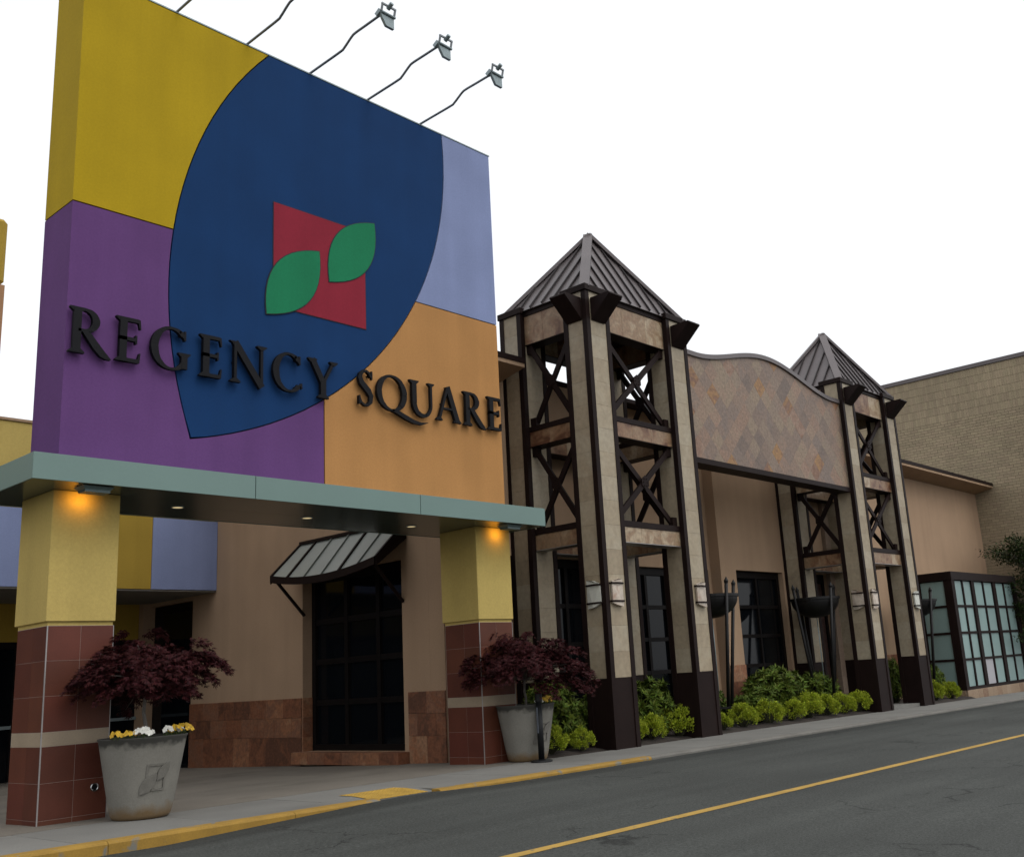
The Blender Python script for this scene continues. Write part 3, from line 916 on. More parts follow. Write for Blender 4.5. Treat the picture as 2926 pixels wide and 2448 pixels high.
# ---- lamps of the sign
def soffit_lamp(x, y, label):
    t = empty('soffit_lamp', (x, y, 3.75), label, 'lamp', 'lamps under the canopy soffit')
    MB().add([(x - .15, y - .10, 3.775), (x + .15, y - .10, 3.775), (x + .15, y + .10, 3.775), (x - .15, y + .10, 3.775),
              (x - .19, y - .13, 3.815), (x + .19, y - .13, 3.815), (x + .19, y + .13, 3.815), (x - .19, y + .13, 3.815),
              (x - .15, y - .10, 3.745), (x + .15, y - .10, 3.745), (x + .15, y + .085, 3.745), (x - .15, y + .085, 3.745)],
             [(4, 5, 6, 7), (0, 1, 5, 4), (1, 2, 6, 5), (2, 3, 7, 6), (3, 0, 4, 7), (8, 9, 1, 0), (9, 10, 2, 1), (10, 11, 3, 2), (11, 8, 0, 3), (8, 11, 10, 9)]).build('housing', mat('lamp_housing', (0.10, 0.15, 0.15), 0.5, 0.1), t)
    mesh_obj('lens', [(x - .12, y + .1015, 3.76), (x + .12, y + .1015, 3.76), (x + .14, y + .1155, 3.79), (x - .14, y + .1155, 3.79)], [(0, 1, 2, 3)], m_lampglow, t)
    ld = bpy.data.lights.new('soffit_lamp_light', 'AREA')
    ld.shape = 'RECTANGLE'; ld.size = 0.2; ld.size_y = 0.05
    ld.energy = 0.65
    ld.color = (1.0, 0.46, 0.06)
    ld.spread = R(125)
    lo = bpy.data.objects.new('lamp_light', ld)
    link(lo, t, (x - .02, y + .15, 3.74))
    lo.rotation_euler = (Vector((0, -1, 0.30))).to_track_quat('Z', 'Y').to_euler()
soffit_lamp(5.42, 12.22, 'grey-green wedge lamp glowing on the yellow column nearest the camera')
soffit_lamp(12.53, 12.22, 'grey-green wedge lamp glowing on the yellow column next to the stone tower')

def sign_lamp(x, label):
    t = empty('sign_lamp', (x, 12.65, 11.1), label, 'lamp', 'floodlights along the top of the sign')
    z = 11.13
    def smooth(pts, n=5):
        out = []
        for i in range(len(pts) - 1):
            p0, p1, p2, p3 = [Vector(pts[min(max(j, 0), len(pts) - 1)]) for j in (i - 1, i, i + 1, i + 2)]
            for k in range(n):
                u = k / n
                out.append(0.5 * ((2 * p1) + (-p0 + p2) * u + (2 * p0 - 5 * p1 + 4 * p2 - p3) * u * u + (-p0 + 3 * p1 - 3 * p2 + p3) * u ** 3))
        out.append(Vector(pts[-1]))
        return out
    pts = [(x, 12.9, z), (x, 12.4, z), (x, 11.86, z), (x, 11.76, z + .02), (x, 11.57, z + .12), (x, 11.47, z + .145), (x, 11.2, z + .145), (x, 10.84, z + .145)]
    MB().tube(smooth(pts), 0.020, 8).build('arm', m_pipe, t, smooth=True)
    MB().lathe(x, 12.9, [(.06, 11.1), (.06, 11.115), (.03, 11.12)], 12).build('base_plate', m_galv, t)
    # head: flat housing hung below the arm end, in a yoke
    hz = z + .12
    xa, xb = x - .04, x + .215
    h = MB()
    h.prism([(xa - .02, hz + .04), (xb, hz + .04), (xb, hz - .165), (xa + .10, hz - .165), (xa + .03, hz - .06)], 'y', 10.78, 10.83)
    h.build('housing', m_galv, t, bevel=.006)
    MB().prism([(xa + .05, hz - .02), (xb - .02, hz - .02), (xb - .02, hz - .145), (xa + .11, hz - .145)], 'y', 10.831, 10.838).build('lens', mat('lamp_lens', (0.30, 0.36, 0.37), 0.3, 0.05), t)
    MB().tube([(xa, 10.77, hz + .035), (xb + .01, 10.77, hz + .035)], .022, 8).build('hinge_rail', m_galv, t)
    MB().prism([(10.90, hz + .04), (10.80, hz + .09), (10.78, hz + .02), (10.86, hz - .02)], 'x', xa - .03, xa + .03).build('knuckle', m_galv, t)
    y_ = MB()
    y_.bar((xa, 10.77, hz + .04), (xa, 10.74, hz + .15), .03, .02)
    y_.bar((xb - .01, 10.77, hz + .04), (xb - .01, 10.74, hz + .15), .03, .02)
    y_.bar((xa - .015, 10.74, hz + .155), (xb + .005, 10.74, hz + .155), .025, .028)
    y_.build('yoke', m_pipe, t)
    MB().tube([(xa + .12, 10.76, hz + .12), (xa + .12, 10.66, hz + .17)], .034, 10).build('photocell', m_galv, t)
for x, l in ((6.506, 'sign lamp arm above the yellow field, the one furthest from the towers'), (7.667, 'sign lamp arm just before the blue field begins'),
             (8.826, 'grey floodlight on a bent arm, first over the blue field'), (9.998, 'grey floodlight on a bent arm over the middle of the blue field'),
             (11.18, 'grey floodlight on a bent arm closest to the lavender field and towers')):
    sign_lamp(x, l)

# ------------------------------------------------------------------ restaurant: walls, windows, cornice
WY = 14.35                                             # face of the street wall
def window(parent, axis, c, u0, u1, z0, z1, cols, rows, fw=0.09, bw=0.13):
    """dark window: outer frame, bars and one pane per field. axis 'y': in the plane y=c, axis 'x': in the plane x=c"""
    w = hold('window', ((u0 + u1) / 2, c, z0) if axis == 'y' else (c, (u0 + u1) / 2, z0), parent)
    def b(name, m, a0, a1, w0, w1, d0, d1):
        if axis == 'y': return box(name, m, w, a0, a1, c + d0, c + d1, w0, w1)
        return box(name, m, w, c + d0, c + d1, a0, a1, w0, w1)
    b('frame', m_frame, u0, u0 + bw, z0, z1, 0, .14); b('frame', m_frame, u1 - bw, u1, z0, z1, 0, .14)
    b('frame', m_frame, u0 + bw, u1 - bw, z1 - bw - .05, z1, 0, .14); b('frame', m_frame, u0 + bw, u1 - bw, z0, z0 + bw, 0, .14)
    U0, U1, V0, V1 = u0 + bw, u1 - bw, z0 + bw, z1 - bw - .05
    cw, rh = (U1 - U0) / cols, (V1 - V0) / rows
    for i in range(1, cols):
        b('mullion', m_frame, U0 + i * cw - fw / 2, U0 + i * cw + fw / 2, V0, V1, .012, .13)
    for j in range(1, rows):
        for i in range(cols):
            b('transom', m_frame, U0 + i * cw + (fw / 2 if i else 0), U0 + (i + 1) * cw - (fw / 2 if i < cols - 1 else 0), V0 + j * rh - fw / 2, V0 + j * rh + fw / 2, .02, .12)
    for i in range(cols):
        for j in range(rows):
            b('pane', m_glass, U0 + i * cw + (fw / 2 if i else 0), U0 + (i + 1) * cw - (fw / 2 if i < cols - 1 else 0),
              V0 + j * rh + (fw / 2 if j else 0), V0 + (j + 1) * rh - (fw / 2 if j < rows - 1 else 0), .07, .085)
    return w

def build_restaurant():
    r = empty('restaurant_building', (27, 18, -.2), 'tan stucco restaurant building with dark windows and stone base behind the towers', 'building')
    ZB, ZT = -.6, 7.475
    # street wall: piers and heads around the openings
    ops = [(13.0, 14.72, .15, 3.65), (15.75, 17.15, .15, 3.65), (18.75, 22.2, .3, 3.63), (23.04, 25.43, .3, 3.63), (26.55, 28.0, -.15, 3.65)]
    wall = MB()
    x = 12.5
    for (a, b_, z0, z1) in ops:
        yy = 14.65 if (a, b_) == (18.75, 22.2) else WY
        wall.box(x, a if a != 18.75 else 18.3, WY, 15.1, ZB, ZT)
        if a == 18.75:
            wall.box(18.3, 18.75, yy, 15.1, ZB, ZT)
        wall.box(a, b_, yy, 15.1, z1, ZT)
        wall.box(a, b_, yy, 15.1, ZB, z0)
        x = b_
        if a == 18.75:
            wall.box(22.2, 22.32, yy, 15.1, ZB, ZT); x = 22.32
    wall.box(x, 41.55, WY, 15.1, ZB, ZT)
    wall.build('wall', m_tan, r)
    # side wall facing the portico
    sw = MB()
    sw.box(12.5, 12.95, 15.1, 22.7, 3.6, ZT)
    sw.box(12.5, 12.95, 18.28, 22.7, ZB, 3.6)
    sw.box(12.5, 12.95, 15.1, 18.28, ZB, .1)
    sw.build('side_wall', m_tan, r)
    box('roof', mat('roofing', (0.2, 0.2, 0.19), 0.9), r, 12.96, 41.5, 15.11, 30, 7.3, 7.4)
    box('rear_wall', m_tan, r, 12.5, 41.5, 30, 30.3, ZB, 7.6)
    # coping on the parapet
    for a, b_ in ((12.45, 18.1), (18.104, 25.5), (25.504, 33), (33.004, 41.54)):
        box('coping', m_brown, r, a, b_, WY - .06, 15.16, ZT, ZT + .1)
    # flared cornice either side of the towers
    for a, b_ in ((12.3, 14.62), (29.2, 41.54)):
        MB().prism([(13.62, 7.39), (13.62, 7.47), (WY - .003, 7.47), (WY - .003, 7.24)], 'x', a, b_).build('cornice', m_tan, r)
        MB().prism([(13.60, 7.474), (13.60, 7.585), (WY - .064, 7.58), (WY - .064, 7.474)], 'x', a - .01, b_ + .01).build('cornice_cap', m_brown, r)
    # stone piers behind the towers
    for t0 in (14.73, 25.56):
        for a, b_ in ((t0 + .16, t0 + .98), (t0 + 2.45, t0 + 3.2)):
            pr = hold('stone_pier', ((a + b_) / 2, 14.3, -.1), r)
            box('pier_core', m_core, pr, a + .01, b_ - .01, 14.24, WY - .002, -.2, 7.5)
            z = .224
            k = 0
            while z < 7.4:
                piece('stone', m_pink, pr, (a + b_) / 2, 14.225, z + .234, b_ - a, .03, .464)
                piece('stone', m_pink, pr, a - .012, 14.28, z + .234, .03, .136, .464)
                z += .468
    # reddish stone base along the street wall
    bs = hold('stone_base', (27, 14.3, 0), r)
    for (a, b_, yy) in ((22.33, 23.03, WY), (14.73, 14.88, WY), (29.3, 32.6, WY)):
        n = max(1, round((b_ - a) / .5)); w = (b_ - a) / n
        for i in range(n):
            for j in range(3):
                piece('stone', m_base_stone, bs, a + (i + .5) * w, yy - .018, j * .41 + .205, w - .005, .036, .405)
    # windows in the street wall
    for (a, b_, z0, z1), (c, rr, d) in zip(ops[:4], ((2, 4, .2), (2, 4, .1), (4, 4, .12), (2, 4, .14))):
        yy = (14.65 if a == 18.75 else WY) + d
        window(r, 'y', yy, a, b_, z0, z1, c, rr)
    # entrance doors behind the second tower
    d = hold('entrance_door', (27.3, 14.5, -.1), r)
    box('frame', m_frame, d, 26.552, 26.65, 14.45, 14.6, -.1, 3.648); box('frame', m_frame, d, 27.9, 27.998, 14.45, 14.6, -.1, 3.648)
    box('frame', m_frame, d, 26.652, 27.898, 14.45, 14.6, 3.4, 3.648)
    for a, b_ in ((26.66, 27.27), (27.28, 27.89)):
        MB().box(a, b_, 14.50, 14.56, -.08, 3.39).build('door_leaf', m_door, d, bevel=.01)
        for z0, z1 in ((.1, 1.0), (1.15, 2.2), (2.35, 3.2)):
            MB().box(a + .1, b_ - .1, 14.485, 14.51, z0, z1).build('door_panel', m_door, d, bevel=.01)
    MB().bar((27.22, 14.44, 1.0), (27.22, 14.44, 1.4), .03, .03).build('handle', m_chrome, d)
    # side window under the awning
    window(r, 'x', 12.72, 14.98, 18.27, .1, 3.6, 3, 4, .11, .12)
    # stone cladding at the foot of the side wall
    sb = hold('side_stone_base', (12.48, 18, -.1), r)
    def clad(y0, y1, n):
        w = (y1 - y0) / n
        for j in range(3):
            sh = .5 * w if j % 2 else 0
            edges = [y0] + [y for y in [y0 + sh + i * w for i in range(0, n + 1)] if y0 + .1 < y < y1 - .1] + [y1]
            for a, b_ in zip(edges[:-1], edges[1:]):
                zl = gz(12.5, (a + b_) / 2) - .06 if j == 0 else j * .385 - .01
                zh = (j + 1) * .385 - .015
                piece('stone', m_base_stone, sb, 12.482, (a + b_) / 2, (zl + zh) / 2, .034, b_ - a - .005, zh - zl)
    clad(18.30, 22.69, 7); clad(13.95, 14.95, 2)
    for j in range(3):
        zl, zh = (-.18 if j == 0 else j * .385 - .01), (j + 1) * .385 - .015
        piece('stone', m_base_stone, sb, 12.60, 18.262, (zl + zh) / 2, .23, .03, zh - zl)
    box('side_pier', m_tan, r, 12.5, 12.95, 13.95, WY - .002, ZB, 7.15)
    # sill ledge
    for i in range(6):
        a = 14.96 + i * .553
        piece('sill_stone', m_base_stone, sb, 12.36, a + .277, -.005, .28, .548, .22)
    return r
build_restaurant()

def build_awning():
    t = empty('window_awning', (12.2, 16.6, 3.4), 'grey panelled awning with upturned ends and dark ribs over the side window', 'awning')
    ya, yb, n = 14.95, 18.32, 24
    def ztop(u): return 4.26
    def front(u):
        k = (2 * u - 1) ** 2
        return (11.78 - .0 * k, ya + (yb - ya) * u, 3.41 + .15 * k)
    # panels between ribs
    npan = 6
    for p in range(npan):
        m = 4
        v, f = [], []
        for i in range(m + 1):
            u = (p + i / m) / npan
            u = min(max(u, (p + .02) / npan), (p + .98) / npan)
            fx, fy, fz = front(u)
            for k in range(5):
                s_ = k / 4
                v.append((12.49 + (fx - 12.49) * s_, fy, 4.25 + (fz - 4.25) * s_))
        f = [(i * 5 + k, (i + 1) * 5 + k, (i + 1) * 5 + k + 1, i * 5 + k + 1) for i in range(m) for k in range(4)]
        top = mesh_obj('awning_panel', v, f, m_awn, t)
        sol = top.modifiers.new('thick', 'SOLIDIFY'); sol.thickness = .012
    for p in range(npan + 1):
        fx, fy, fz = front(p / npan)
        mb = MB()
        pts = [Vector((12.49 + (fx - 12.49) * k / 4, fy, 4.25 + (fz - 4.25) * k / 4 + .012)) for k in range(5)]
        thick = .05 if p in (0, 2, 5, 6) else .016
        for a, b_ in zip(pts[:-1], pts[1:]):
            mb.bar(a, b_, thick, .05)
        mb.build('rib', m_brown if thick > .03 else m_awn, t)
    fas = MB()
    v, f = [], []
    for i in range(n + 1):
        x, y, z = front(i / n)
        v += [(x - .03, y, z + .03), (x - .03, y, z - .115), (x + .03, y, z - .115), (x + .03, y, z + .03)]
    f = [(i * 4 + k, (i + 1) * 4 + k, (i + 1) * 4 + (k + 1) % 4, i * 4 + (k + 1) % 4) for i in range(n) for k in range(4)] + [(0, 1, 2, 3), (n * 4, n * 4 + 1, n * 4 + 2, n * 4 + 3)]
    fas.add(v, f); fas.build('fascia', m_brown, t)
    for u in (0, 1):                                   # closed ends
        x, y, z = front(u)
        yy = y + (.02 if u else -.02)
        MB().prism([(12.49, 4.20), (x, z - .0), (x, z - .14), (12.49, 3.95)], 'y', yy - .015, yy + .015).build('end_plate', m_brown, t)
    MB().box(12.44, 12.499, ya, yb, 4.25, 4.31).build('wall_flashing', m_brown, t)
    for y in (15.05, 18.2):
        MB().bar((11.85, y, 3.44), (12.49, y, 2.78), .05, .05).build('strut', m_brown, t)
build_awning()

# ------------------------------------------------------------------ mall entrance to the far side of the portico
def build_mall():
    r = empty('mall_entrance', (4, 24, -.3), 'mall entrance with yellow and lavender bulkhead over dark glass doors', 'building')
    y = 21.65
    for a, b_, m, nm in ((-14, 9.2, m_lav, 'lavender_bulkhead'), (9.205, 10.925, m_dull_yellow, 'yellow_bulkhead'), (10.935, 12.49, m_lav, 'lavender_bulkhead')):
        box(nm, m, r, a, b_, y, 24.9, 3.64, 5.215)
    box('upper_wall', m_pale_yellow, r, -14, 12.49, y + .01, 30, 5.225, 6.98)
    box('parapet_cap', m_tan, r, -14.02, 12.49, y - .02, 30.02, 6.985, 7.04)
    box('soffit', mat('soffit_grey', (0.16, 0.15, 0.13), 0.8), r, -14, 12.49, y + .02, 24.88, 3.60, 3.636)
    box('back_wall', m_dull_yellow, r, -14, 12.29, 24.9, 25.2, 2.75, 3.63)
    box('back_wall', m_tan, r, 12.3, 12.9, 24.7, 25.1, -.8, 3.63)
    for i in range(13):
        a = -12 + i * 1.95
        e_ = min(a + 1.95, 12.29)
        g = hold('glass_door', (a + .4, 24.95, -.4), r)
        box('frame', m_frame, g, a, a + .1, 24.9, 25.02, -.6, 2.748)
        box('frame', m_frame, g, a + .1, e_, 24.9, 25.02, 2.6, 2.748)
        box('rail', m_galv, g, a + .1, e_, 24.88, 24.9, .86, .93)
        box('pane', m_glass, g, a + .1, e_, 24.96, 24.98, -.6, 2.6)
    # side door beyond the end of the restaurant wall
    sd = hold('side_door', (12.6, 23.5, -.4), r)
    box('frame', m_frame, sd, 12.6, 12.75, 22.71, 24.69, -.6, 3.5)
    box('pane', m_glass, sd, 12.57, 12.6, 22.8, 24.6, -.5, 3.3)
    box('lintel', m_tan, r, 12.5, 12.9, 22.705, 24.69, 3.51, 3.638)
    # tall pylon of the same scheme further along
    p = hold('tall_pylon', (5.2, 22, 7.05), r)
    MB().box(2.0, 7.475, 21.4, 22.4, 9.75, 11.2).build('yellow_block', m_dull_yellow, p, bevel=.08)
    box('salmon_block', m_salmon, p, 2.0, 7.475, 21.4, 22.4, 7.05, 9.74)
build_mall()

# ------------------------------------------------------------------ stone towers
def build_tower(x0, label, first):
    g0 = gx(x0 + 1.7)
    t = empty('entry_tower', (x0 + 1.695, 13.18, g0), label, 'tower', 'stone clad towers of the restaurant')
    W, D = .69, .58
    cols = [(x0, 12.0), (x0 + 2.70, 12.0), (x0, 13.78), (x0 + 2.70, 13.78)]
    for (cx, cy) in cols:
        c = hold('column', (cx + W / 2, cy + D / 2, g0), t)
        box('column_core', m_core, c, cx + .03, cx + W - .03, cy + .03, cy + D - .03, g0 - .2, 8.61)
        MB().box(cx + .002, cx + W - .002, cy + .002, cy + D - .002, g0 - .25, 1.155).build('metal_base', m_brown, c, bevel=.006)
        z = 1.16
        while z < 8.55:
            h = min(.468, 8.615 - z)
            for yy in (cy + .016, cy + D - .016):
                piece('stone', m_trav, c, cx + W / 2, yy, z + h / 2, W - .12, .028, h - .0025, .001)
            for xx in (cx + .016, cx + W - .016):
                piece('stone', m_trav, c, xx, cy + D / 2, z + h / 2, .028, D - .12, h - .0025, .001)
            z += .468
        e, f = .098, .016
        for sx, ex in ((cx, 1), (cx + W, -1)):
            for sy, ey in ((cy, 1), (cy + D, -1)):
                a = MB()
                xa, xb = sorted((sx - f * ex, sx + e * ex)); ya, yb = sorted((sy - f * ey, sy + .02 * ey))
                a.box(xa, xb, ya, yb, g0 - .1, 8.612)
                xa, xb = sorted((sx - f * ex + .001 * ex, sx + .02 * ex)); ya, yb = sorted((sy + .0205 * ey, sy + e * ey))
                a.box(xa, xb, ya, yb, g0 - .1, 8.612)
                a.build('corner_trim', m_brown, c)
        MB().box(cx - .045, cx + W + .045, cy - .045, cy + D + .045, 8.615, 8.745).build('cap', m_brown, c, bevel=.008)
    # beams at three levels on four sides
    levels = [(7.94, 8.56, 8.66), (5.78, 6.085, 6.19), (3.685, 3.985, 4.10)]
    sides = [('f', x0 + W, x0 + 2.70, 12.11, 12.43), ('b', x0 + W, x0 + 2.70, 13.93, 14.25), ('l', 12.58, 13.78, x0 + .11, x0 + .43), ('r', 12.58, 13.78, x0 + 2.96, x0 + 3.28)]
    for key, a, b_, d0, d1 in sides:
        for z0, z1, z2 in levels:
            bm_ = hold('beam', ((a + b_) / 2, (d0 + d1) / 2, z0) if key in 'fb' else ((d0 + d1) / 2, (a + b_) / 2, z0), t)
            def bb(name, m, u0, u1, w0, w1, h0, h1):
                return box(name, m, bm_, u0, u1, w0, w1, h0, h1) if key in 'fb' else box(name, m, bm_, w0, w1, u0, u1, h0, h1)
            bb('beam_core', m_brown, a + .003, b_ - .003, d0 + .032, d1 - .032, z0 + .002, z1)
            bb('beam_cap', m_brown, a + .002, b_ - .002, d0 - .02, d1 + .02, z1 + .002, z2)
            bb('drip_edge', m_trim_metal if z0 < 4 else m_brown, a + .003, b_ - .003, d0 - .004, d1 + .004, z0 - .012, z0)
            n = 3 if b_ - a > 1.5 else 2
            cuts = [a + (b_ - a) * (i + (random.uniform(-.2, .2) if 0 < i < n else 0)) / n for i in range(n + 1)]
            for u0, u1 in zip(cuts[:-1], cuts[1:]):
                for dd in (d0 + .016, d1 - .016):
                    rows = ((z0, z1),)
                    for q0, q1 in rows:
                        if key in 'fb': piece('stone', m_beam, bm_, (u0 + u1) / 2, dd, (q0 + q1) / 2, u1 - u0 - .004, .03, q1 - q0 - .004)
                        else: piece('stone', m_beam, bm_, dd, (u0 + u1) / 2, (q0 + q1) / 2, .03, u1 - u0 - .004, q1 - q0 - .004)
    # cross braces
    for key, a, b_, d0, d1 in sides:
        if key == 'b': continue
        dc = (d0 + d1) / 2 - (.06 if key in 'fl' else -.06)
        for z0, z1 in ((6.19, 7.93), (4.10, 5.77)):
            br = hold('cross_brace', ((a + b_) / 2, dc, z0) if key in 'fb' else (dc, (a + b_) / 2, z0), t)
            P = (lambda u, z, o=0.0: (u, dc + o, z)) if key in 'fb' else (lambda u, z, o=0.0: (dc + o, u, z))
            up = (0, 1, 0) if key in 'fb' else (1, 0, 0)
            i_ = .10
            MB().bar(P(a + i_, z0 + .10, -.018), P(b_ - i_, z1 - .10, -.018), .035, .155, up=up) if False else None
            def flat(p, q, name):
                d = Vector(q) - Vector(p)
                s_ = Vector(up)
                MB().bar(p, q, .115, .05, up=s_).build(name, m_brown, br)
            flat(P(a + i_, z0 + .09, -.028), P(b_ - i_, z1 - .09, -.028), 'brace_bar')
            flat(P(a + i_, z1 - .09, .028), P(b_ - i_, z0 + .09, .028), 'brace_bar')
            um, zm = (a + b_) / 2, (z0 + z1) / 2
            s = .115
            MB().prism([(um - s, zm - s * .6), (um, zm - s * 1.25), (um + s, zm - s * .6), (um + s, zm + s * .6), (um, zm + s * 1.25), (um - s, zm + s * .6)], 'y' if key in 'fb' else 'x', dc - .07, dc - .056).build('gusset_plate', m_brown, br)
            for (du, dz) in ((-.04, -.07), (.04, -.07), (-.04, .07), (.04, .07), (-.06, 0), (.06, 0)):
                q = P(um + du, zm + dz, -.076)
                MB().box(q[0] - .011, q[0] + .011, q[1] - .011, q[1] + .011, q[2] - .011, q[2] + .011).build('bolt', m_brown, br)
            for (uu, zz) in ((a, z0), (b_, z0), (a, z1), (b_, z1)):
                u0, u1 = (uu + .003, uu + .15) if uu == a else (uu - .15, uu - .003)
                q0, q1 = (zz + .003, zz + .19) if zz == z0 else (zz - .19, zz - .003)
                if key in 'fb': box('gusset_plate', m_brown, br, u0, u1, dc - .055, dc + .055, q0, q1)
                else: box('gusset_plate', m_brown, br, dc - .055, dc + .055, u0, u1, q0, q1)
    # ceiling under the roof
    box('tower_ceiling', m_brown, t, x0 + .44, x0 + 2.95, 12.44, 13.92, 8.40, 8.46)
    # corbels
    def corbel(cx, cy, face):
        prof = [(0, 8.01), (.0, 8.47), (.47, 8.48), (.485, 8.445)]
        m = MB()
        if face == 'y': m.prism([(cy - .017 - o, z) for o, z in prof], 'x', cx + .13, cx + W - .13)
        elif face == 'x': m.prism([(cx - .017 - o, z) for o, z in prof], 'y', cy + .10, cy + D - .08)
        else: m.prism([(cx + W + .017 + o, z) for o, z in prof], 'y', cy + .10, cy + D - .08)
        m.build('corbel', m_brown, t)
    corbel(x0, 12.0, 'y'); corbel(x0 + 2.70, 12.0, 'y')
    if first: corbel(x0, 12.0, 'x')
    else: corbel(x0 + 2.70, 12.0, 'X')
    # pyramid roof with standing seams
    rf = hold('roof', (x0 + 1.695, 13.18, 8.66), t)
    ex0, ex1, ey0, ey1, ez = x0 + .03, x0 + 3.36, 12.03, 14.33, 8.665
    A = Vector((x0 + 1.695, 13.18, 10.62))
    mesh_obj('roof_skin', [(ex0, ey0, ez), (ex1, ey0, ez), (ex1, ey1, ez), (ex0, ey1, ez), tuple(A)], [(0, 1, 4), (1, 2, 4), (2, 3, 4), (3, 0, 4), (3, 2, 1, 0)], m_roof, rf)
    for c in ((ex0, ey0), (ex1, ey0), (ex1, ey1), (ex0, ey1)):
        MB().bar((*c, ez + .02), A + Vector((0, 0, .05)), .20, .07).build('hip_cap', m_roof, rf)
    def seam(p, q): MB().bar(p, q, .024, .055).build('seam', m_seam, rf)
    nx = 10
    for i in range(nx):
        x = ex0 + (i + .5) * (ex1 - ex0) / nx
        k = 1 - abs(x - A.x) / ((ex1 - ex0) / 2)
        k -= .07
        for ye in (ey0, ey1):
            e = Vector((x, ye, ez + .025)); q = Vector((x, ye + (A.y - ye) * k, ez + .025 + (A.z - ez) * k))
            if k > .12: seam(e, q)
    ny = 7
    for i in range(ny):
        y = ey0 + (i + .5) * (ey1 - ey0) / ny
        k = 1 - abs(y - A.y) / ((ey1 - ey0) / 2)
        for xe in (ex0, ex1):
            e = Vector((xe, y, ez + .025)); q = Vector((xe + (A.x - xe) * (k - .07), y, ez + .025 + (A.z - ez) * (k - .07)))
            if k > .12: seam(e, q)
    MB().lathe(A.x, A.y, [(.12, A.z - .10), (.04, A.z + .05), (.01, A.z + .06)], 4).build('finial', m_roof, rf)
build_tower(14.73, 'stone clad tower with pyramid metal roof and cross braces nearest the sign wall', True)
build_tower(25.56, 'stone clad tower with pyramid metal roof nearest the cream brick building', False)

# ------------------------------------------------------------------ arched stone panel between the towers
def arch_top(x):
    c, h = 21.84, 3.25
    u = abs(x - c) / h
    base = 8.04
    if u >= 1: return base
    return base + .52 * (.5 + .5 * math.cos(math.pi * u)) ** .9

def clip(poly, a, b, c):
    """keep a*x + b*z <= c"""
    out = []
    n = len(poly)
    for i in range(n):
        p, q = poly[i], poly[(i + 1) % n]
        dp, dq = a * p[0] + b * p[1] - c, a * q[0] + b * q[1] - c
        if dp <= 0: out.append(p)
        if (dp < 0 < dq) or (dq < 0 < dp):
            t = dp / (dp - dq)
            out.append((p[0] + (q[0] - p[0]) * t, p[1] + (q[1] - p[1]) * t))
    return out

def build_arch():
    t = empty('arched_panel', (21.84, 12.3, 5.55), 'arched wall panel of multicoloured diamond stone tiles spanning between the two towers', 'panel')
    XA, XB, ZB = 18.13, 25.55, 5.67
    n = 60
    top = [(XA + (XB - XA) * i / n, 0) for i in range(n + 1)]
    top = [(x, arch_top(x) - .02) for x, _ in top]
    MB().prism([(XB, ZB), (XA, ZB)] + top, 'y', 12.15, 12.42).build('backing', m_core, t)
    d = .265
    for i in range(-1, 30):
        for j in range(-1, 13):
            if (i + j) % 2: continue
            cx, cz = XA + .05 + i * d, ZB - .02 + j * d
            s = d - .0008
            poly = [(cx - s, cz), (cx, cz - s), (cx + s, cz), (cx, cz + s)]
            poly = clip(poly, -1, 0, -(XA + .003)); poly = clip(poly, 1, 0, XB - .003) if poly else poly
            poly = clip(poly, 0, -1, -(ZB + .003)) if poly else poly
            if poly:
                sl = (arch_top(cx + .05) - arch_top(cx - .05)) / .1
                poly = clip(poly, -sl, 1, arch_top(cx) - .03 - sl * cx)
            if len(poly) < 3: continue
            ar = abs(sum(poly[k][0] * poly[(k + 1) % len(poly)][1] - poly[(k + 1) % len(poly)][0] * poly[k][1] for k in range(len(poly)))) / 2
            if ar < .003: continue
            yf = 12.118 + random.uniform(0, .0015)
            MB().prism(poly, 'y', yf, 12.152).build('diamond_tile', m_slate, t)
    # coping that follows the curve
    v, f = [], []
    for x, z in top:
        v += [(x, 12.07, z - .012), (x, 12.07, z + .095), (x, 12.47, z + .095), (x, 12.47, z - .012)]
    f = [(i * 4 + k, (i + 1) * 4 + k, (i + 1) * 4 + (k + 1) % 4, i * 4 + (k + 1) % 4) for i in range(n) for k in range(4)] + [(0, 1, 2, 3), (n * 4, n * 4 + 1, n * 4 + 2, n * 4 + 3)]
    mesh_obj('coping', v, f, m_roof, t)
    box('bottom_beam', m_brown, t, XA, XB, 12.07, 12.50, 5.545, 5.665)
    box('edge_trim', m_brown, t, XA - .02, XA + .035, 12.08, 12.47, 5.67, 8.01)
build_arch()

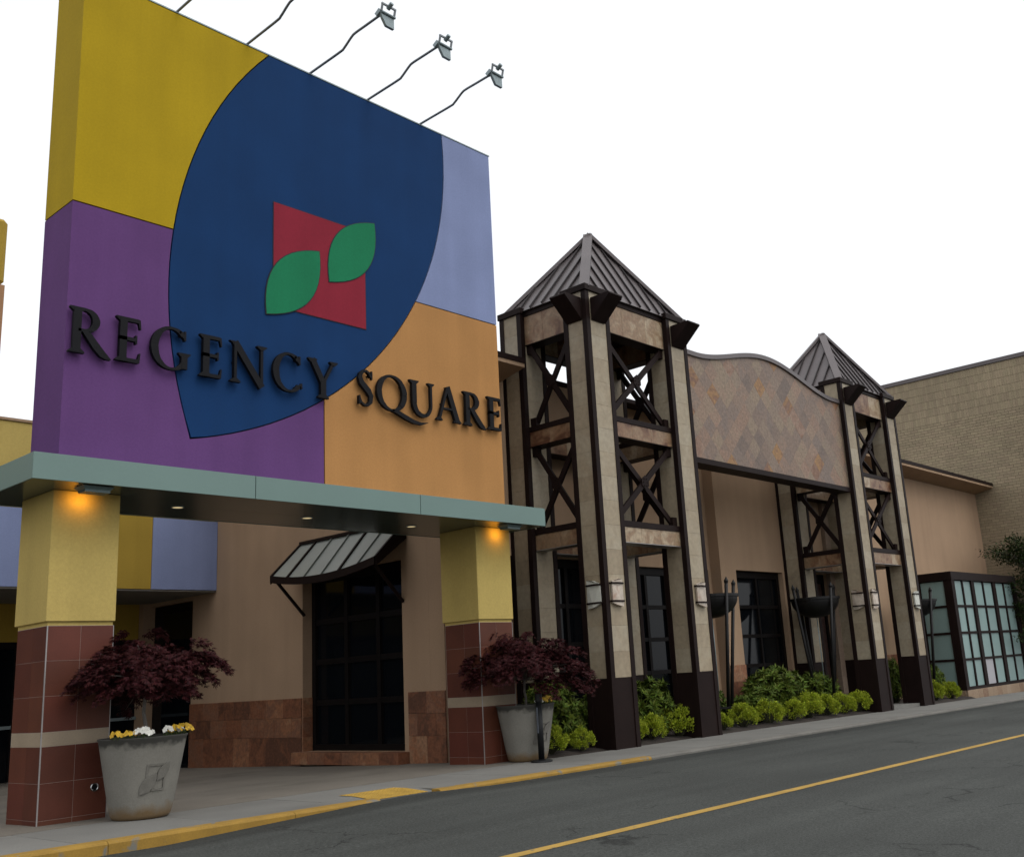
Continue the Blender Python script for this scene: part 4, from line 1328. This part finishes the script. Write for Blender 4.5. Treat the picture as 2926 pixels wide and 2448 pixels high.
# ------------------------------------------------------------------ cream brick building
def build_brick_building():
    bx0 = 41.57
    r = empty('brick_building', (50, 18, -.4), 'tall windowless cream brick building with dark metal coping', 'building')
    box('mortar_core', m_mortar, r, bx0 + .012, 70, 10.95, 40, -1.0, 12.40)
    MB().box(bx0 - .06, 70.06, 10.88, 40.06, 12.40, 12.575).build('coping', m_roof, r, bevel=.01)
    L, Hh, g = .290, .1128, .010
    z_top = 10.44
    singles = []
    rest = MB()
    jit = random.Random(3)
    nrow = int((z_top + .5) / Hh)
    for j in range(nrow):
        z = z_top - (j + 1) * Hh
        k = 0
        y = 10.96 + (L / 2 if j % 2 else 0)
        while y < 19.5:
            y1 = y + L
            prot = jit.uniform(0, .006)
            if 11.1 < y < 13.3 and 6.2 < z < 10.4 and len(singles) < 300:
                singles.append((y, z, prot))
            else:
                rest.box(bx0 - prot, bx0 + .02, y + g / 2, y1 - g / 2, z + g / 2, z + Hh - g / 2)
            y = y1
    for (y, z, prot) in singles:
        piece('brick', m_brick_o, r, bx0 + .01 - prot, y + L / 2, z + Hh / 2, .02, L - g, Hh - g, ch=0)
    # soldier courses above
    SH = .327
    for j in range(6):
        z = z_top + j * SH
        y = 10.96
        while y < 19.5:
            w = .098
            prot = jit.uniform(0, .004)
            rest.box(bx0 - prot, bx0 + .02, y + .0015, y + w - .0015, z + g / 2, z + SH - g / 2)
            y += w
    o = rest.build('brick_field', m_brick, r)
    tag(o, kind='stuff')
    # street front, plain beyond the frame
    fr = MB()
    for j in range(int(12.4 / .1128)):
        z = j * .1128 - .4
        fr.box(bx0, 60, 10.93, 10.96, z + .005, z + .1078)
    tag(fr.build('brick_courses', m_brick, r), kind='stuff')
build_brick_building()

# ------------------------------------------------------------------ frosted glass enclosure
def build_enclosure():
    X0, X1, Y0, Y1, Z0, Z1 = 32.72, 38.75, 12.46, 14.33, .0, 3.69
    t = empty('glass_enclosure', ((X0 + X1) / 2, 13.4, -.25), 'dark framed enclosure of frosted glass panes on a stone plinth', 'enclosure')
    # plinth
    n = 14
    w = (X1 - X0) / n
    pl = hold('plinth', ((X0 + X1) / 2, 12.45, -.25), t)
    box('plinth_core', m_core, pl, X0 + .02, X1 - .02, Y0 + .02, Y1, -.4, .0)
    for i in range(n):
        piece('stone', m_plinth, pl, X0 + (i + .5) * w, Y0 + .01, -.17, w - .006, .05, .33)
    for i in range(4):
        piece('stone', m_plinth, pl, X0 + .01, Y0 + .05 + (i + .5) * .45, -.17, .05, .44, .33)
    rows = [(.10, .89), (.965, 1.72), (1.80, 2.56), (2.64, 3.40)]
    def fr(name, x0, x1, y0, y1, z0, z1): return box(name, m_brown, t, x0, x1, y0, y1, z0, z1)
    fr('corner_post', X0, X0 + .25, Y0, Y0 + .16, Z0, Z1 - .002)
    fr('corner_post', X1 - .25, X1, Y0, Y0 + .16, Z0, Z1 - .002)
    fr('top_rail', X0 - .02, X1 + .02, Y0 - .02, Y1, 3.43, Z1)
    fr('bottom_rail', X0 + .25, X1 - .25, Y0 + .02, Y0 + .14, Z0, .09)
    bays = [(33.0, 34.42), (34.70, 36.42), (36.72, 38.42)]
    for a, b_ in zip(bays[:-1], bays[1:]):
        fr('post', a[1] + .015, b_[0] - .015, Y0 + .004, Y0 + .15, .09, 3.428)
    fr('post', X0 + .252, bays[0][0] - .012, Y0 + .01, Y0 + .15, .09, 3.428)
    for a, b_ in bays:
        mid = (a + b_) / 2
        fr('mullion', mid - .045, mid + .045, Y0 + .02, Y0 + .14, .092, 3.426)
        for j, (z0, z1) in enumerate(rows):
            for u0, u1 in ((a, mid - .05), (mid + .05, b_)):
                mm = m_frost
                if j == 0 and abs(a - 34.70) < .01 and u0 == a: mm = mat('pale_frosted_pane', (0.37, 0.36, 0.38), 0.4, 0.06, 0.8, 0.03, 40)
                piece('pane', mm, t, (u0 + u1) / 2, Y0 + .07, (z0 + z1) / 2, u1 - u0, .02, z1 - z0, ch=0)
                if j < 3: fr('transom', u0 - .002, u1 + .002, Y0 + .025, Y0 + .13, z1 + .003, rows[j + 1][0] - .003)
    # side facing the towers
    fr('post', X0 + .005, X0 + .15, 14.10, 14.32, Z0, 3.428)
    fr('mullion', X0 + .02, X0 + .14, 13.52, 13.62, .092, 3.426)
    for j, (z0, z1) in enumerate(rows):
        for (u0, u1) in ((12.74, 13.51), (13.63, 14.09)):
            piece('pane', m_frost, t, X0 + .07, (u0 + u1) / 2, (z0 + z1) / 2, .02, u1 - u0, z1 - z0, ch=0)
            if j < 3: fr('transom', X0 + .025, X0 + .13, u0 - .002, u1 + .002, z1 + .003, rows[j + 1][0] - .003)
    fr('bottom_rail', X0 + .02, X0 + .14, Y0 + .165, 14.09, Z0, .09)
    fr('post', X0 + .01, X0 + .15, Y0 + .165, 12.735, .092, 3.428)
    box('interior_floor', m_brown, t, X0 + .2, X1 - .1, 13.0, 14.3, -.05, .05)
build_enclosure()

# ------------------------------------------------------------------ wall sconces, fire bowls, stanchion
def sconce(cx, cy, zc, face, m, label, nub=1):
    """stone slab bent forward, held by two straps. face: 'y' on a street face, 'x' on the face toward the sign"""
    t = empty('wall_sconce', (cx, cy, zc - .24), label, 'wall lamp', 'stone wall lamps on the tower columns')
    def P(u, d, z):                                    # u along the wall, d out of it
        return (cx + u, cy - d, zc + z) if face == 'y' else (cx - d, cy - u, zc + z)
    def solid(pts, name, mm, inn):
        n = len(pts)
        v = [P(u, d, z) for u, d, z in pts] + [P(u * .96, inn, z) for u, d, z in pts]
        f = [tuple(range(n)), tuple(range(2 * n - 1, n - 1, -1))] + [(i, (i + 1) % n, n + (i + 1) % n, n + i) for i in range(n)]
        return mesh_obj(name, v, f, mm, t)
    s = nub
    solid([(-.155, .06, -.23 - .03 * s), (0, .09, -.25), (.155, .06, -.22 + .04 * s), (.155, .06, .21 - .03 * s), (0, .09, .245), (-.155, .06, .23 + .03 * s)], 'stone_shade', m, .015)
    for z in (.165, -.165):
        v = []
        pr = [(-.17, .0), (-.17, .075), (0, .105), (.17, .075), (.17, .0)]
        for u, d in pr: v += [P(u, d, z - .016), P(u, d, z + .016)]
        pr2 = [(-.158, .0), (-.158, .065), (0, .093), (.158, .065), (.158, .0)]
        for u, d in pr2: v += [P(u, d, z - .016), P(u, d, z + .016)]
        f = []
        for i in range(4):
            a, b_ = 2 * i, 2 * i + 2
            f += [(a, b_, b_ + 1, a + 1), (a + 10, a + 11, b_ + 11, b_ + 10), (a + 1, b_ + 1, b_ + 11, a + 11), (a, a + 10, b_ + 10, b_)]
        mesh_obj('strap', v, f, m_brown, t)
for a in ((15.02, 11.998, 2.70, 'y', m_onyx, 'pinkish stone wall lamp on the street face of the column nearest the sign', -1),
          (14.728, 12.24, 2.68, 'x', m_onyx2, 'white stone wall lamp on the side face of the column nearest the sign', 1),
          (17.78, 11.998, 2.70, 'y', m_onyx, 'pinkish stone wall lamp on the nearer tower, column beside the arch', -1),
          (25.92, 11.998, 2.70, 'y', m_onyx, 'stone wall lamp on the street face of the further tower, column beside the arch', 1),
          (25.558, 12.24, 2.70, 'x', m_onyx, 'stone wall lamp on the side face of the further tower', 1),
          (28.61, 11.998, 2.70, 'y', m_onyx2, 'pale stone wall lamp on the column closest to the frosted glass enclosure', -1)):
    sconce(*a)

def fire_bowl(x, y, label):
    g = gx(x)
    t = empty('fire_bowl', (x, y, g), label, 'fire bowl', 'black iron fire bowls in front of the restaurant')
    r, zr = .62, 2.82
    prof = [(.02, zr - .52)]
    for i in range(1, 13):
        a = i / 12 * math.pi / 2
        prof.append((r * math.sin(a), zr - .06 - .46 * math.cos(a)))
    prof += [(r + .03, zr - .06), (r + .03, zr), (r - .02, zr), (r - .03, zr - .06), (.02, zr - .40)]
    MB().lathe(x, y, prof, 40, False).build('bowl', m_black, t, smooth=False)
    for k in range(4):
        a = R(68 + 90 * k)
        c, s = math.cos(a), math.sin(a)
        top = Vector((x + (r + .06) * c, y + (r + .06) * s, zr + .24))
        bot = Vector((x + .27 * c, y + .27 * s, g + .1))
        leg = hold('leg', bot, t)
        MB().tube([bot, top], .040, 8).build('shaft', m_black, leg, smooth=True)
        d = (top - bot).normalized()
        MB().tube([top - d * .02, top + d * .03, top + d * .12], [.044, .052, .004], 8).build('spear_tip', m_black, leg)
    MB().lathe(x, y, [(.30, g + .44), (.42, g + .44), (.42, g + .48), (.30, g + .48), (.30, g + .44)], 24, False).build('ring', m_black, t)
    MB().lathe(x, y, [(.34, g - .02), (.34, g + .1), (.26, g + .13)], 20).build('foot', m_black, t)
    MB().tube([(x, y, zr - .5), (x + .01, y, 1.6), (x, y, g + .1)], .012, 6).build('gas_pipe', m_galv, t, smooth=True)
fire_bowl(19.98, 13.2, 'black iron fire bowl half hidden by the nearer tower')
fire_bowl(24.95, 13.2, 'black iron fire bowl on spear legs seen whole before the further tower')
fire_bowl(31.44, 13.2, 'black iron fire bowl beside the frosted glass enclosure')

def stanchion():
    x, y = 12.56, 11.79
    g = gx(x)
    t = empty('stanchion', (x, y, g), 'black retractable belt post standing before the planter next to the towers', 'post')
    MB().lathe(x, y, [(.17, g + .001), (.175, g + .012), (.17, g + .03), (.05, g + .045)], 28).build('base', m_rubber, t, smooth=False)
    MB().lathe(x, y, [(.05, g + .04), (.05, g + .94)], 16).build('post', m_rubber, t, smooth=True)
    MB().lathe(x, y, [(.056, g + .935), (.058, g + .95), (.058, g + 1.06), (.04, g + 1.08), (.01, g + 1.085)], 16).build('belt_head', m_rubber, t)
    MB().box(x - .054, x - .046, y - .016, y + .016, g + .45, g + .85).build('reflective_strip', m_belt, t)
stanchion()

# ------------------------------------------------------------------ plants
def frame_of(d):
    d = d.normalized()
    s = d.cross(Vector((0, 0, 1)))
    if s.length < .05: s = d.cross(Vector((1, 0, 0)))
    s.normalize()
    return d, s, s.cross(d).normalized()

def add_leaf(mb, p, d, nrm, L, W, fold=0.25, droop=0.15):
    """a folded leaf of two halves, tip drooping"""
    d = d.normalized()
    s = d.cross(nrm)
    if s.length < 1e-3: s = d.cross(Vector((.3, .5, .8)))
    s.normalize()
    n = s.cross(d).normalized()
    a = p
    m1 = p + d * L * .45 - n * fold * W * .5
    t = p + d * L - n * droop * L
    l = p + d * L * .42 + s * W * .5 + n * fold * W * .4
    r = p + d * L * .42 - s * W * .5 + n * fold * W * .4
    mb.add([a, m1, t, l, r], [(0, 1, 3), (1, 2, 3), (0, 4, 1), (1, 4, 2)])

def rnd_dir(rg, zmin=-1.0):
    while True:
        v = Vector((rg.gauss(0, 1), rg.gauss(0, 1), rg.gauss(0, 1)))
        if v.length > .1:
            v.normalize()
            if v.z >= zmin: return v

def spirea_mesh(seed):
    """low golden mound: leaf mesh and stem mesh, about 1 m wide unit size"""
    rg = random.Random(seed)
    lf, st = MB(), MB()
    lumps = []
    for i in range(46):
        d = rnd_dir(rg, -.35)
        lumps.append((Vector((d.x * .38, d.y * .38, .30 + d.z * .33)) * rg.uniform(.84, 1.04), rg.uniform(.08, .125)))
    for c, r_ in lumps:
        st.tube([Vector((c.x * .1, c.y * .1, 0)), Vector((c.x * .5, c.y * .5, c.z * .55)), c], [.012, .008, .003], 4)
        for k in range(86):
            d = rnd_dir(rg)
            p = c + d * r_ * rg.uniform(.35, 1.0)
            out = (p - Vector((0, 0, .15))).normalized() * .6 + d * .6 + Vector((0, 0, .35))
            add_leaf(lf, p, out + rnd_dir(rg) * .5, rnd_dir(rg), rg.uniform(.034, .056), rg.uniform(.025, .038))
    return lf, st

def laurel_mesh(seed, rx, ry, rz, n_ros=130):
    """tall evergreen shrub of long leaves in whorls; rx, ry, rz in metres"""
    rg = random.Random(seed)
    lf, st = MB(), MB()
    bumps = [(rnd_dir(rg), rg.uniform(-.22, .18)) for _ in range(9)]
    for i in range(n_ros):
        d = rnd_dir(rg, -.75)
        k = rg.uniform(.55, 1.0) if i % 3 else rg.uniform(.85, 1.03)
        for b_, a in bumps:
            k *= 1 + a * max(0, d.dot(b_)) ** 3
        p = Vector((d.x * rx * k, d.y * ry * k, rz + d.z * rz * k))
        if p.z < .05: continue
        ax = (Vector((d.x, d.y, d.z * .5 + .55)) + rnd_dir(rg) * .35).normalized()
        ax, s, u = frame_of(ax)
        if i % 4 == 0:
            st.tube([Vector((0, 0, 0)) + Vector((p.x, p.y, 0)) * .15, Vector((p.x * .55, p.y * .55, p.z * .6)), p], [.018, .012, .005], 4)
        nl = rg.randint(8, 11)
        for j in range(nl):
            a = 2 * math.pi * j / nl + rg.uniform(-.25, .25)
            tilt = rg.uniform(.55, 1.35)
            dd = ax * math.cos(tilt) + (s * math.cos(a) + u * math.sin(a)) * math.sin(tilt)
            add_leaf(lf, p, dd, ax, rg.uniform(.11, .175), rg.uniform(.034, .052), .3, .2)
    return lf, st

def plant(name, loc, label, cat, group, leaf_me, stem_me, scale=(1, 1, 1), rot=0.0):
    t = empty(name, loc, label, cat, group)
    for nm, me in (('foliage', leaf_me), ('stems', stem_me)):
        o = bpy.data.objects.new(nm, me)
        link(o, t, loc)
        o.scale = scale
        o.rotation_euler[2] = rot
    return t

def to_mesh(mb, name, m):
    me = bpy.data.meshes.new(name)
    me.from_pydata(mb.v, [], mb.f)
    me.materials.append(m)
    return me

SP = []
for sd in (11, 12, 13, 14):
    a, b_ = spirea_mesh(sd)
    SP.append((to_mesh(a, 'spirea_foliage', m_spirea), to_mesh(b_, 'spirea_stems', m_rhodo_in)))
GS = 'golden shrubs along the planting bed edge'
spots = [(13.50, 12.45, .56, 'golden shrub closest to the planter, standing alone before the dark leaves'),
         (14.22, 12.35, .40, 'small sparse golden shrub at the foot of the first dark column base'),
         (15.93, 12.50, .50, 'golden shrub touching the first column base, beyond it from the planter'),
         (16.50, 12.52, .50, 'golden shrub between two others under the nearer tower'),
         (17.38, 12.50, .66, 'largest golden shrub under the nearer tower beside its second column'),
         (18.93, 12.50, .42, 'golden shrub just past the second column of the nearer tower, first of the long row'),
         (19.80, 12.52, .60, 'golden shrub second in the long row between the towers'),
         (20.85, 12.52, .62, 'golden shrub third in the long row between the towers'),
         (21.90, 12.52, .60, 'golden shrub fourth in the long row between the towers'),
         (22.75, 12.55, .66, 'golden shrub fifth and tallest in the long row between the towers'),
         (23.60, 12.52, .60, 'golden shrub sixth in the long row between the towers'),
         (24.50, 12.50, .58, 'golden shrub next to last in the long row between the towers'),
         (25.25, 12.50, .64, 'golden shrub last in the long row, against the further tower'),
         (30.40, 12.55, .56, 'golden shrub just past the further tower'),
         (31.55, 12.55, .58, 'golden shrub against the stone plinth of the glass enclosure')]
for i, (x, y, d, l) in enumerate(spots):
    f_, s_ = SP[i % 4]
    k = d / .78
    plant('golden_shrub', (x, y, gx(x) + .02), l, 'shrub', GS, f_, s_, (k, k, k * random.uniform(.92, 1.12)), i * 1.3)

GL = 'dark evergreen shrubs behind the golden ones'
LA = []
for sd, n in ((21, 300), (22, 300), (23, 280)):
    a, b_ = laurel_mesh(sd, .60, .55, .55, n)
    LA.append((to_mesh(a, 'evergreen_foliage', m_rhodo), to_mesh(b_, 'evergreen_stems', m_rhodo_in)))
for i, (x, y, sx, sz, l) in enumerate([
        (14.15, 13.05, 1.0, 1.22, 'dark evergreen shrub behind the planter, left of the first column base'),
        (14.55, 13.0, .72, .95, 'low dark evergreen shrub tucked against the first column base'),
        (17.15, 13.0, 1.05, 1.18, 'dark evergreen shrub framed by the two column bases of the nearer tower'),
        (16.1, 13.5, .8, 1.0, 'dark evergreen shrub deep inside the nearer tower'),
        (19.9, 13.55, .85, 1.0, 'dark evergreen shrub behind the half hidden fire bowl'),
        (21.35, 13.0, .95, .82, 'low evergreen shrub in front of the big one between the towers'),
        (22.75, 13.45, 1.35, 1.22, 'biggest evergreen shrub, under the wide window between the towers'),
        (25.0, 13.60, 1.15, 1.15, 'dark evergreen shrub behind the legs of the whole fire bowl'),
        (20.75, 13.1, .7, .66, 'small evergreen shrub beside the spear leg of the half hidden fire bowl'),
        (29.35, 13.3, .75, 1.25, 'dark evergreen shrub seen through the further tower'),
        (31.9, 13.2, .66, 1.1, 'dark evergreen shrub beside the side panes of the glass enclosure')]):
    f_, s_ = LA[i % 3]
    plant('evergreen_shrub', (x, y, gx(x) + .02), l, 'shrub', GL, f_, s_, (sx * .95, sx * .95, sz * .9), i * 1.9)

# ---- planters with red maples
def planter(cx, cy, label):
    g = gx(cx)
    t = empty('planter', (cx, cy, g), label, 'planter', 'concrete planters with red maples')
    def rad(z): return .325 + (.485 - .325) * (z / .9)
    prof = [(.27, .001), (.305, .012), (.325, .045)] + [(rad(z), z) for z in (.15, .3, .45, .6, .75, .87)] + [(.492, .885), (.490, .90), (.455, .90), (.44, .87), (.42, .80)]
    v, f = [], []
    n = 56
    rg = random.Random(int(cx * 10))
    for r_, z in prof:
        for k in range(n):
            a = 2 * math.pi * k / n
            wob = 1 + .006 * noise.noise((math.cos(a) * 2, math.sin(a) * 2, z * 3 + cx))
            v.append((cx + r_ * wob * math.cos(a), cy + r_ * wob * math.sin(a), g + z))
    f = [(i * n + k, i * n + (k + 1) % n, (i + 1) * n + (k + 1) % n, (i + 1) * n + k) for i in range(len(prof) - 1) for k in range(n)] + [tuple(range(n))]
    mesh_obj('pot', v, f, m_pot, t, loc=(cx, cy, g), smooth=True)
    MB().lathe(cx, cy, [(.435, g + .83), (.2, g + .86), (.01, g + .865)], 28, False).build('soil', m_soil, t)
    # emblem cast into the street side: frame corners crossed by two leaves
    def surf(u, z, out):
        r_ = rad(z) + out
        return (cx - .045 + u, cy - math.sqrt(max(r_ * r_ - (u - .045) ** 2, .001)), g + z)
    def plate(poly, out, name):
        # subdivide the outline so it follows the round wall
        pts = []
        for a, b_ in zip(poly, poly[1:] + poly[:1]):
            for i in range(4): pts.append((a[0] + (b_[0] - a[0]) * i / 4, a[1] + (b_[1] - a[1]) * i / 4))
        n_ = len(pts)
        c = (sum(p[0] for p in pts) / n_, sum(p[1] for p in pts) / n_)
        v = [surf(u, z, out) for u, z in pts] + [surf(u, z, -.01) for u, z in pts] + [surf(*c, out)]
        f = [(i, (i + 1) % n_, 2 * n_) for i in range(n_)] + [(i, n_ + i, n_ + (i + 1) % n_, (i + 1) % n_) for i in range(n_)]
        return mesh_obj(name, v, f, m_pot_plain, t)
    w = .020
    sq = (-.105, .115, .31, .60)
    for poly in ([(sq[0], sq[3] - w), (sq[1] - .04, sq[3] - w), (sq[1] - .04, sq[3]), (sq[0], sq[3])], [(sq[0], sq[2] + .12), (sq[0] + w, sq[2] + .12), (sq[0] + w, sq[3] - w), (sq[0], sq[3] - w)],
                 [(sq[0] + .07, sq[2]), (sq[1], sq[2]), (sq[1], sq[2] + w), (sq[0] + .07, sq[2] + w)], [(sq[1] - w, sq[2] + w), (sq[1], sq[2] + w), (sq[1], sq[3] - .12), (sq[1] - w, sq[3] - .12)]):
        plate(poly, .014, 'emblem_frame')
    plate(lens((-.15, .275), (.005, .50), .24, 6), .020, 'emblem_leaf')
    plate(lens((.015, .42), (.155, .61), .24, 6), .020, 'emblem_leaf')
    return t
m_pot_plain = mat('cast_concrete_relief', (0.135, 0.1275, 0.11), 0.9, 0.14, 6, 0.08, 50, 0.25, 90)
planter(6.04, 12.03, 'tapered concrete planter with moulded emblem beside the column nearest the camera')
planter(12.74, 12.27, 'tapered concrete planter behind the black belt post near the towers')

def maple(cx, cy, z0, Rr, zlo, zhi, seed, label, lean=(0, 0)):
    rg = random.Random(seed)
    t = empty('japanese_maple', (cx, cy, z0), label, 'tree', 'red Japanese maples in planters')
    wood, lf = MB(), MB()
    top = Vector((cx + lean[0], cy + lean[1], zlo + .18))
    wood.tube([(cx, cy, z0 - .05), (cx + .03, cy, z0 + .15), (cx - .015 + lean[0] * .5, cy, (z0 + zlo) / 2 + .1), top], [.026, .022, .020, .018], 8)
    pads = []
    H = zhi - zlo
    npad = 135
    ph = [rg.uniform(0, 6.28) for _ in range(4)]
    for i in range(npad):
        a = i * 2.39996 + rg.uniform(-.35, .35)
        q = math.sqrt((i + .5) / npad)
        lobe = .86 + .13 * math.sin(2 * a + ph[0]) + .10 * math.sin(3 * a + ph[1]) + .07 * math.sin(5 * a + ph[2])
        r_ = Rr * q * lobe * rg.uniform(.82, 1.06)
        und = .10 * math.sin(4 * a + ph[3]) + .12 * noise.noise((math.cos(a) * q * 2.2 + seed, math.sin(a) * q * 2.2, 1.3))
        dome = zlo + H * (.40 + .40 * (1 - q ** 2.6) + und)
        t_ = rg.random()
        if t_ < .42: dome -= H * rg.uniform(.10, .38)
        elif t_ > .94: dome += H * rg.uniform(.10, .24)
        pads.append((Vector((cx + lean[0] + r_ * math.cos(a), cy + lean[1] + r_ * math.sin(a), dome)), a, q))
    for i, (p, a, q) in enumerate(pads):
        if i % 3 == 0:
            m = top.lerp(p, .5) + Vector((0, 0, .07 * (1 - q) + .04))
            wood.tube([top - Vector((0, 0, .05)), m, p], [.012, .008, .003], 5)
        pr = rg.uniform(.09, .21) * (Rr / .95)
        nl = int(92 * (pr / .17) ** 1.3)
        for k in range(nl):
            b_ = rg.uniform(0, 2 * math.pi); rr = pr * math.sqrt(rg.random())
            o = Vector((rr * math.cos(b_), rr * math.sin(b_), 0))
            fall = -(o.x * math.cos(a) + o.y * math.sin(a)) * .45 * (0.3 + q) - .5 * rr * rr / pr
            c = p + o + Vector((0, 0, fall + rg.uniform(-.035, .035)))
            d = (Vector((math.cos(a), math.sin(a), -.45)) + rnd_dir(rg) * .7).normalized()
            ax, s, u = frame_of(d)
            nrm = (u + rnd_dir(rg) * .6).normalized()
            s = d.cross(nrm).normalized()
            L = rg.uniform(.045, .08)
            for ang, kl in ((-1.25, .6), (-.65, .85), (0, 1.0), (.65, .85), (1.25, .6)):
                dd = d * math.cos(ang) + s * math.sin(ang) - nrm * .2
                tp = c + dd * L * kl
                sd = dd.cross(nrm).normalized() * L * .11
                mid = c + dd * L * kl * .5
                lf.add([c, mid + sd, tp, mid - sd], [(0, 1, 2, 3)])
    wood.build('trunk', m_bark, t, loc=(cx, cy, z0), smooth=True)
    lf.build('crown', m_maple, t, loc=(cx, cy, zlo))
maple(6.04, 12.03, gx(6) + .85, .88, 1.28, 2.02, 5, 'wine red Japanese maple in the planter nearest the camera', (.02, 0))
maple(12.74, 12.27, gx(12.7) + .85, 1.14, 1.10, 2.02, 9, 'wine red Japanese maple in the planter beside the dark shrubs', (.02, 0))

def pansies(x, y, z, petal, seed, label, n=9, sp=.07):
    rg = random.Random(seed)
    t = empty('pansy_clump', (x, y, z), label, 'flowers', 'pansies in the planters')
    lv, pt = MB(), MB()
    for i in range(26):
        d = rnd_dir(rg, .0)
        add_leaf(lv, Vector((x, y, z - .03)) + Vector((d.x * sp, d.y * sp, d.z * .03)), d + Vector((0, 0, .6)), Vector((0, 0, 1)), rg.uniform(.03, .05), .022)
    for i in range(n):
        d = rnd_dir(rg, .1)
        c = Vector((x + d.x * sp * 1.2, y + d.y * sp * 1.2, z + .02 + d.z * .06))
        ax, s, u = frame_of((Vector((d.x * .6 - .25, d.y * .6 - .7, .5)) + rnd_dir(rg) * .3))
        r_ = rg.uniform(.020, .029)
        for k in range(5):
            a = 2 * math.pi * k / 5
            e1, e2 = a - .62, a + .62
            q = lambda an, rr: c + (s * math.cos(an) + u * math.sin(an)) * rr + ax * .004 * (k % 2)
            pt.add([c, q(e1, r_ * .9), q(a, r_ * 1.2), q(e2, r_ * .9)], [(0, 1, 2, 3)])
    lv.build('leaves', m_fleaf, t); pt.build('petals', petal, t)
for a in ((5.86, 11.66, .905, m_wpetal, 1, 'white pansies at the front of the near planter, largest white clump', 26, .085),
          (5.62, 11.80, .90, m_ypetal, 2, 'few yellow pansies at the column side of the near planter rim', 7, .05),
          (5.73, 11.72, .90, m_ypetal, 3, 'yellow pansies just beside the large white clump in the near planter', 8, .05),
          (6.13, 11.64, .90, m_wpetal, 4, 'small white pansy clump in the middle of the near planter rim', 8, .045),
          (6.25, 11.68, .905, m_ypetal, 5, 'yellow pansies between small white clumps in the near planter', 12, .06),
          (6.36, 11.74, .905, m_wpetal, 6, 'small white pansy clump toward the far rim of the near planter', 7, .045),
          (6.45, 11.84, .91, m_ypetal, 7, 'biggest yellow pansy clump at the rim end of the near planter', 22, .075),
          (12.66, 11.87, .84, m_wpetal, 8, 'white pansies behind the belt post in the far planter', 8, .05),
          (12.78, 11.90, .85, m_ypetal, 9, 'yellow pansies just behind the belt post in the far planter', 12, .06),
          (12.98, 11.98, .86, m_ypetal, 10, 'bright yellow pansies toward the tower in the far planter', 16, .07)):
    pansies(*a)

# ---- tree at the end of the enclosure
def broad_tree(cx, cy, label):
    rg = random.Random(31)
    g = gx(cx)
    t = empty('street_tree', (cx, cy, g), label, 'tree')
    wood, lf = MB(), MB()
    wood.tube([(cx, cy, g - .05), (cx + .05, cy, 1.2), (cx - .05, cy + .05, 2.6), (cx, cy, 4.2)], [.14, .11, .09, .04], 10)
    for i in range(64):
        a = i * 2.4 + rg.uniform(-.3, .3)
        z = rg.uniform(1.5, 5.0)
        env = 2.5 * math.sqrt(max(.05, 1 - ((z - 2.7) / 2.7) ** 2))
        r_ = env * rg.uniform(.45, 1.0)
        p = Vector((cx + r_ * math.cos(a), cy + r_ * .8 * math.sin(a), z))
        st = Vector((cx, cy, max(1.2, z - .7)))
        wood.tube([st, st.lerp(p, .5) + Vector((0, 0, .15)), p], [.03, .018, .005], 5)
        d0 = (p - st).normalized()
        for k in range(230):
            u = rg.random() ** .6
            c = st.lerp(p, .35 + .7 * u) + Vector((rg.gauss(0, .20), rg.gauss(0, .20), rg.gauss(.02, .10)))
            add_leaf(lf, c, d0 + rnd_dir(rg) * .9, Vector((0, 0, 1)), rg.uniform(.09, .15), rg.uniform(.045, .07))
    wood.build('trunk', m_bark, t, loc=(cx, cy, g), smooth=True)
    lf.build('crown', m_tree, t, loc=(cx, cy, 2))
broad_tree(39.6, 12.0, 'dark green tree between the glass enclosure and the cream brick building')
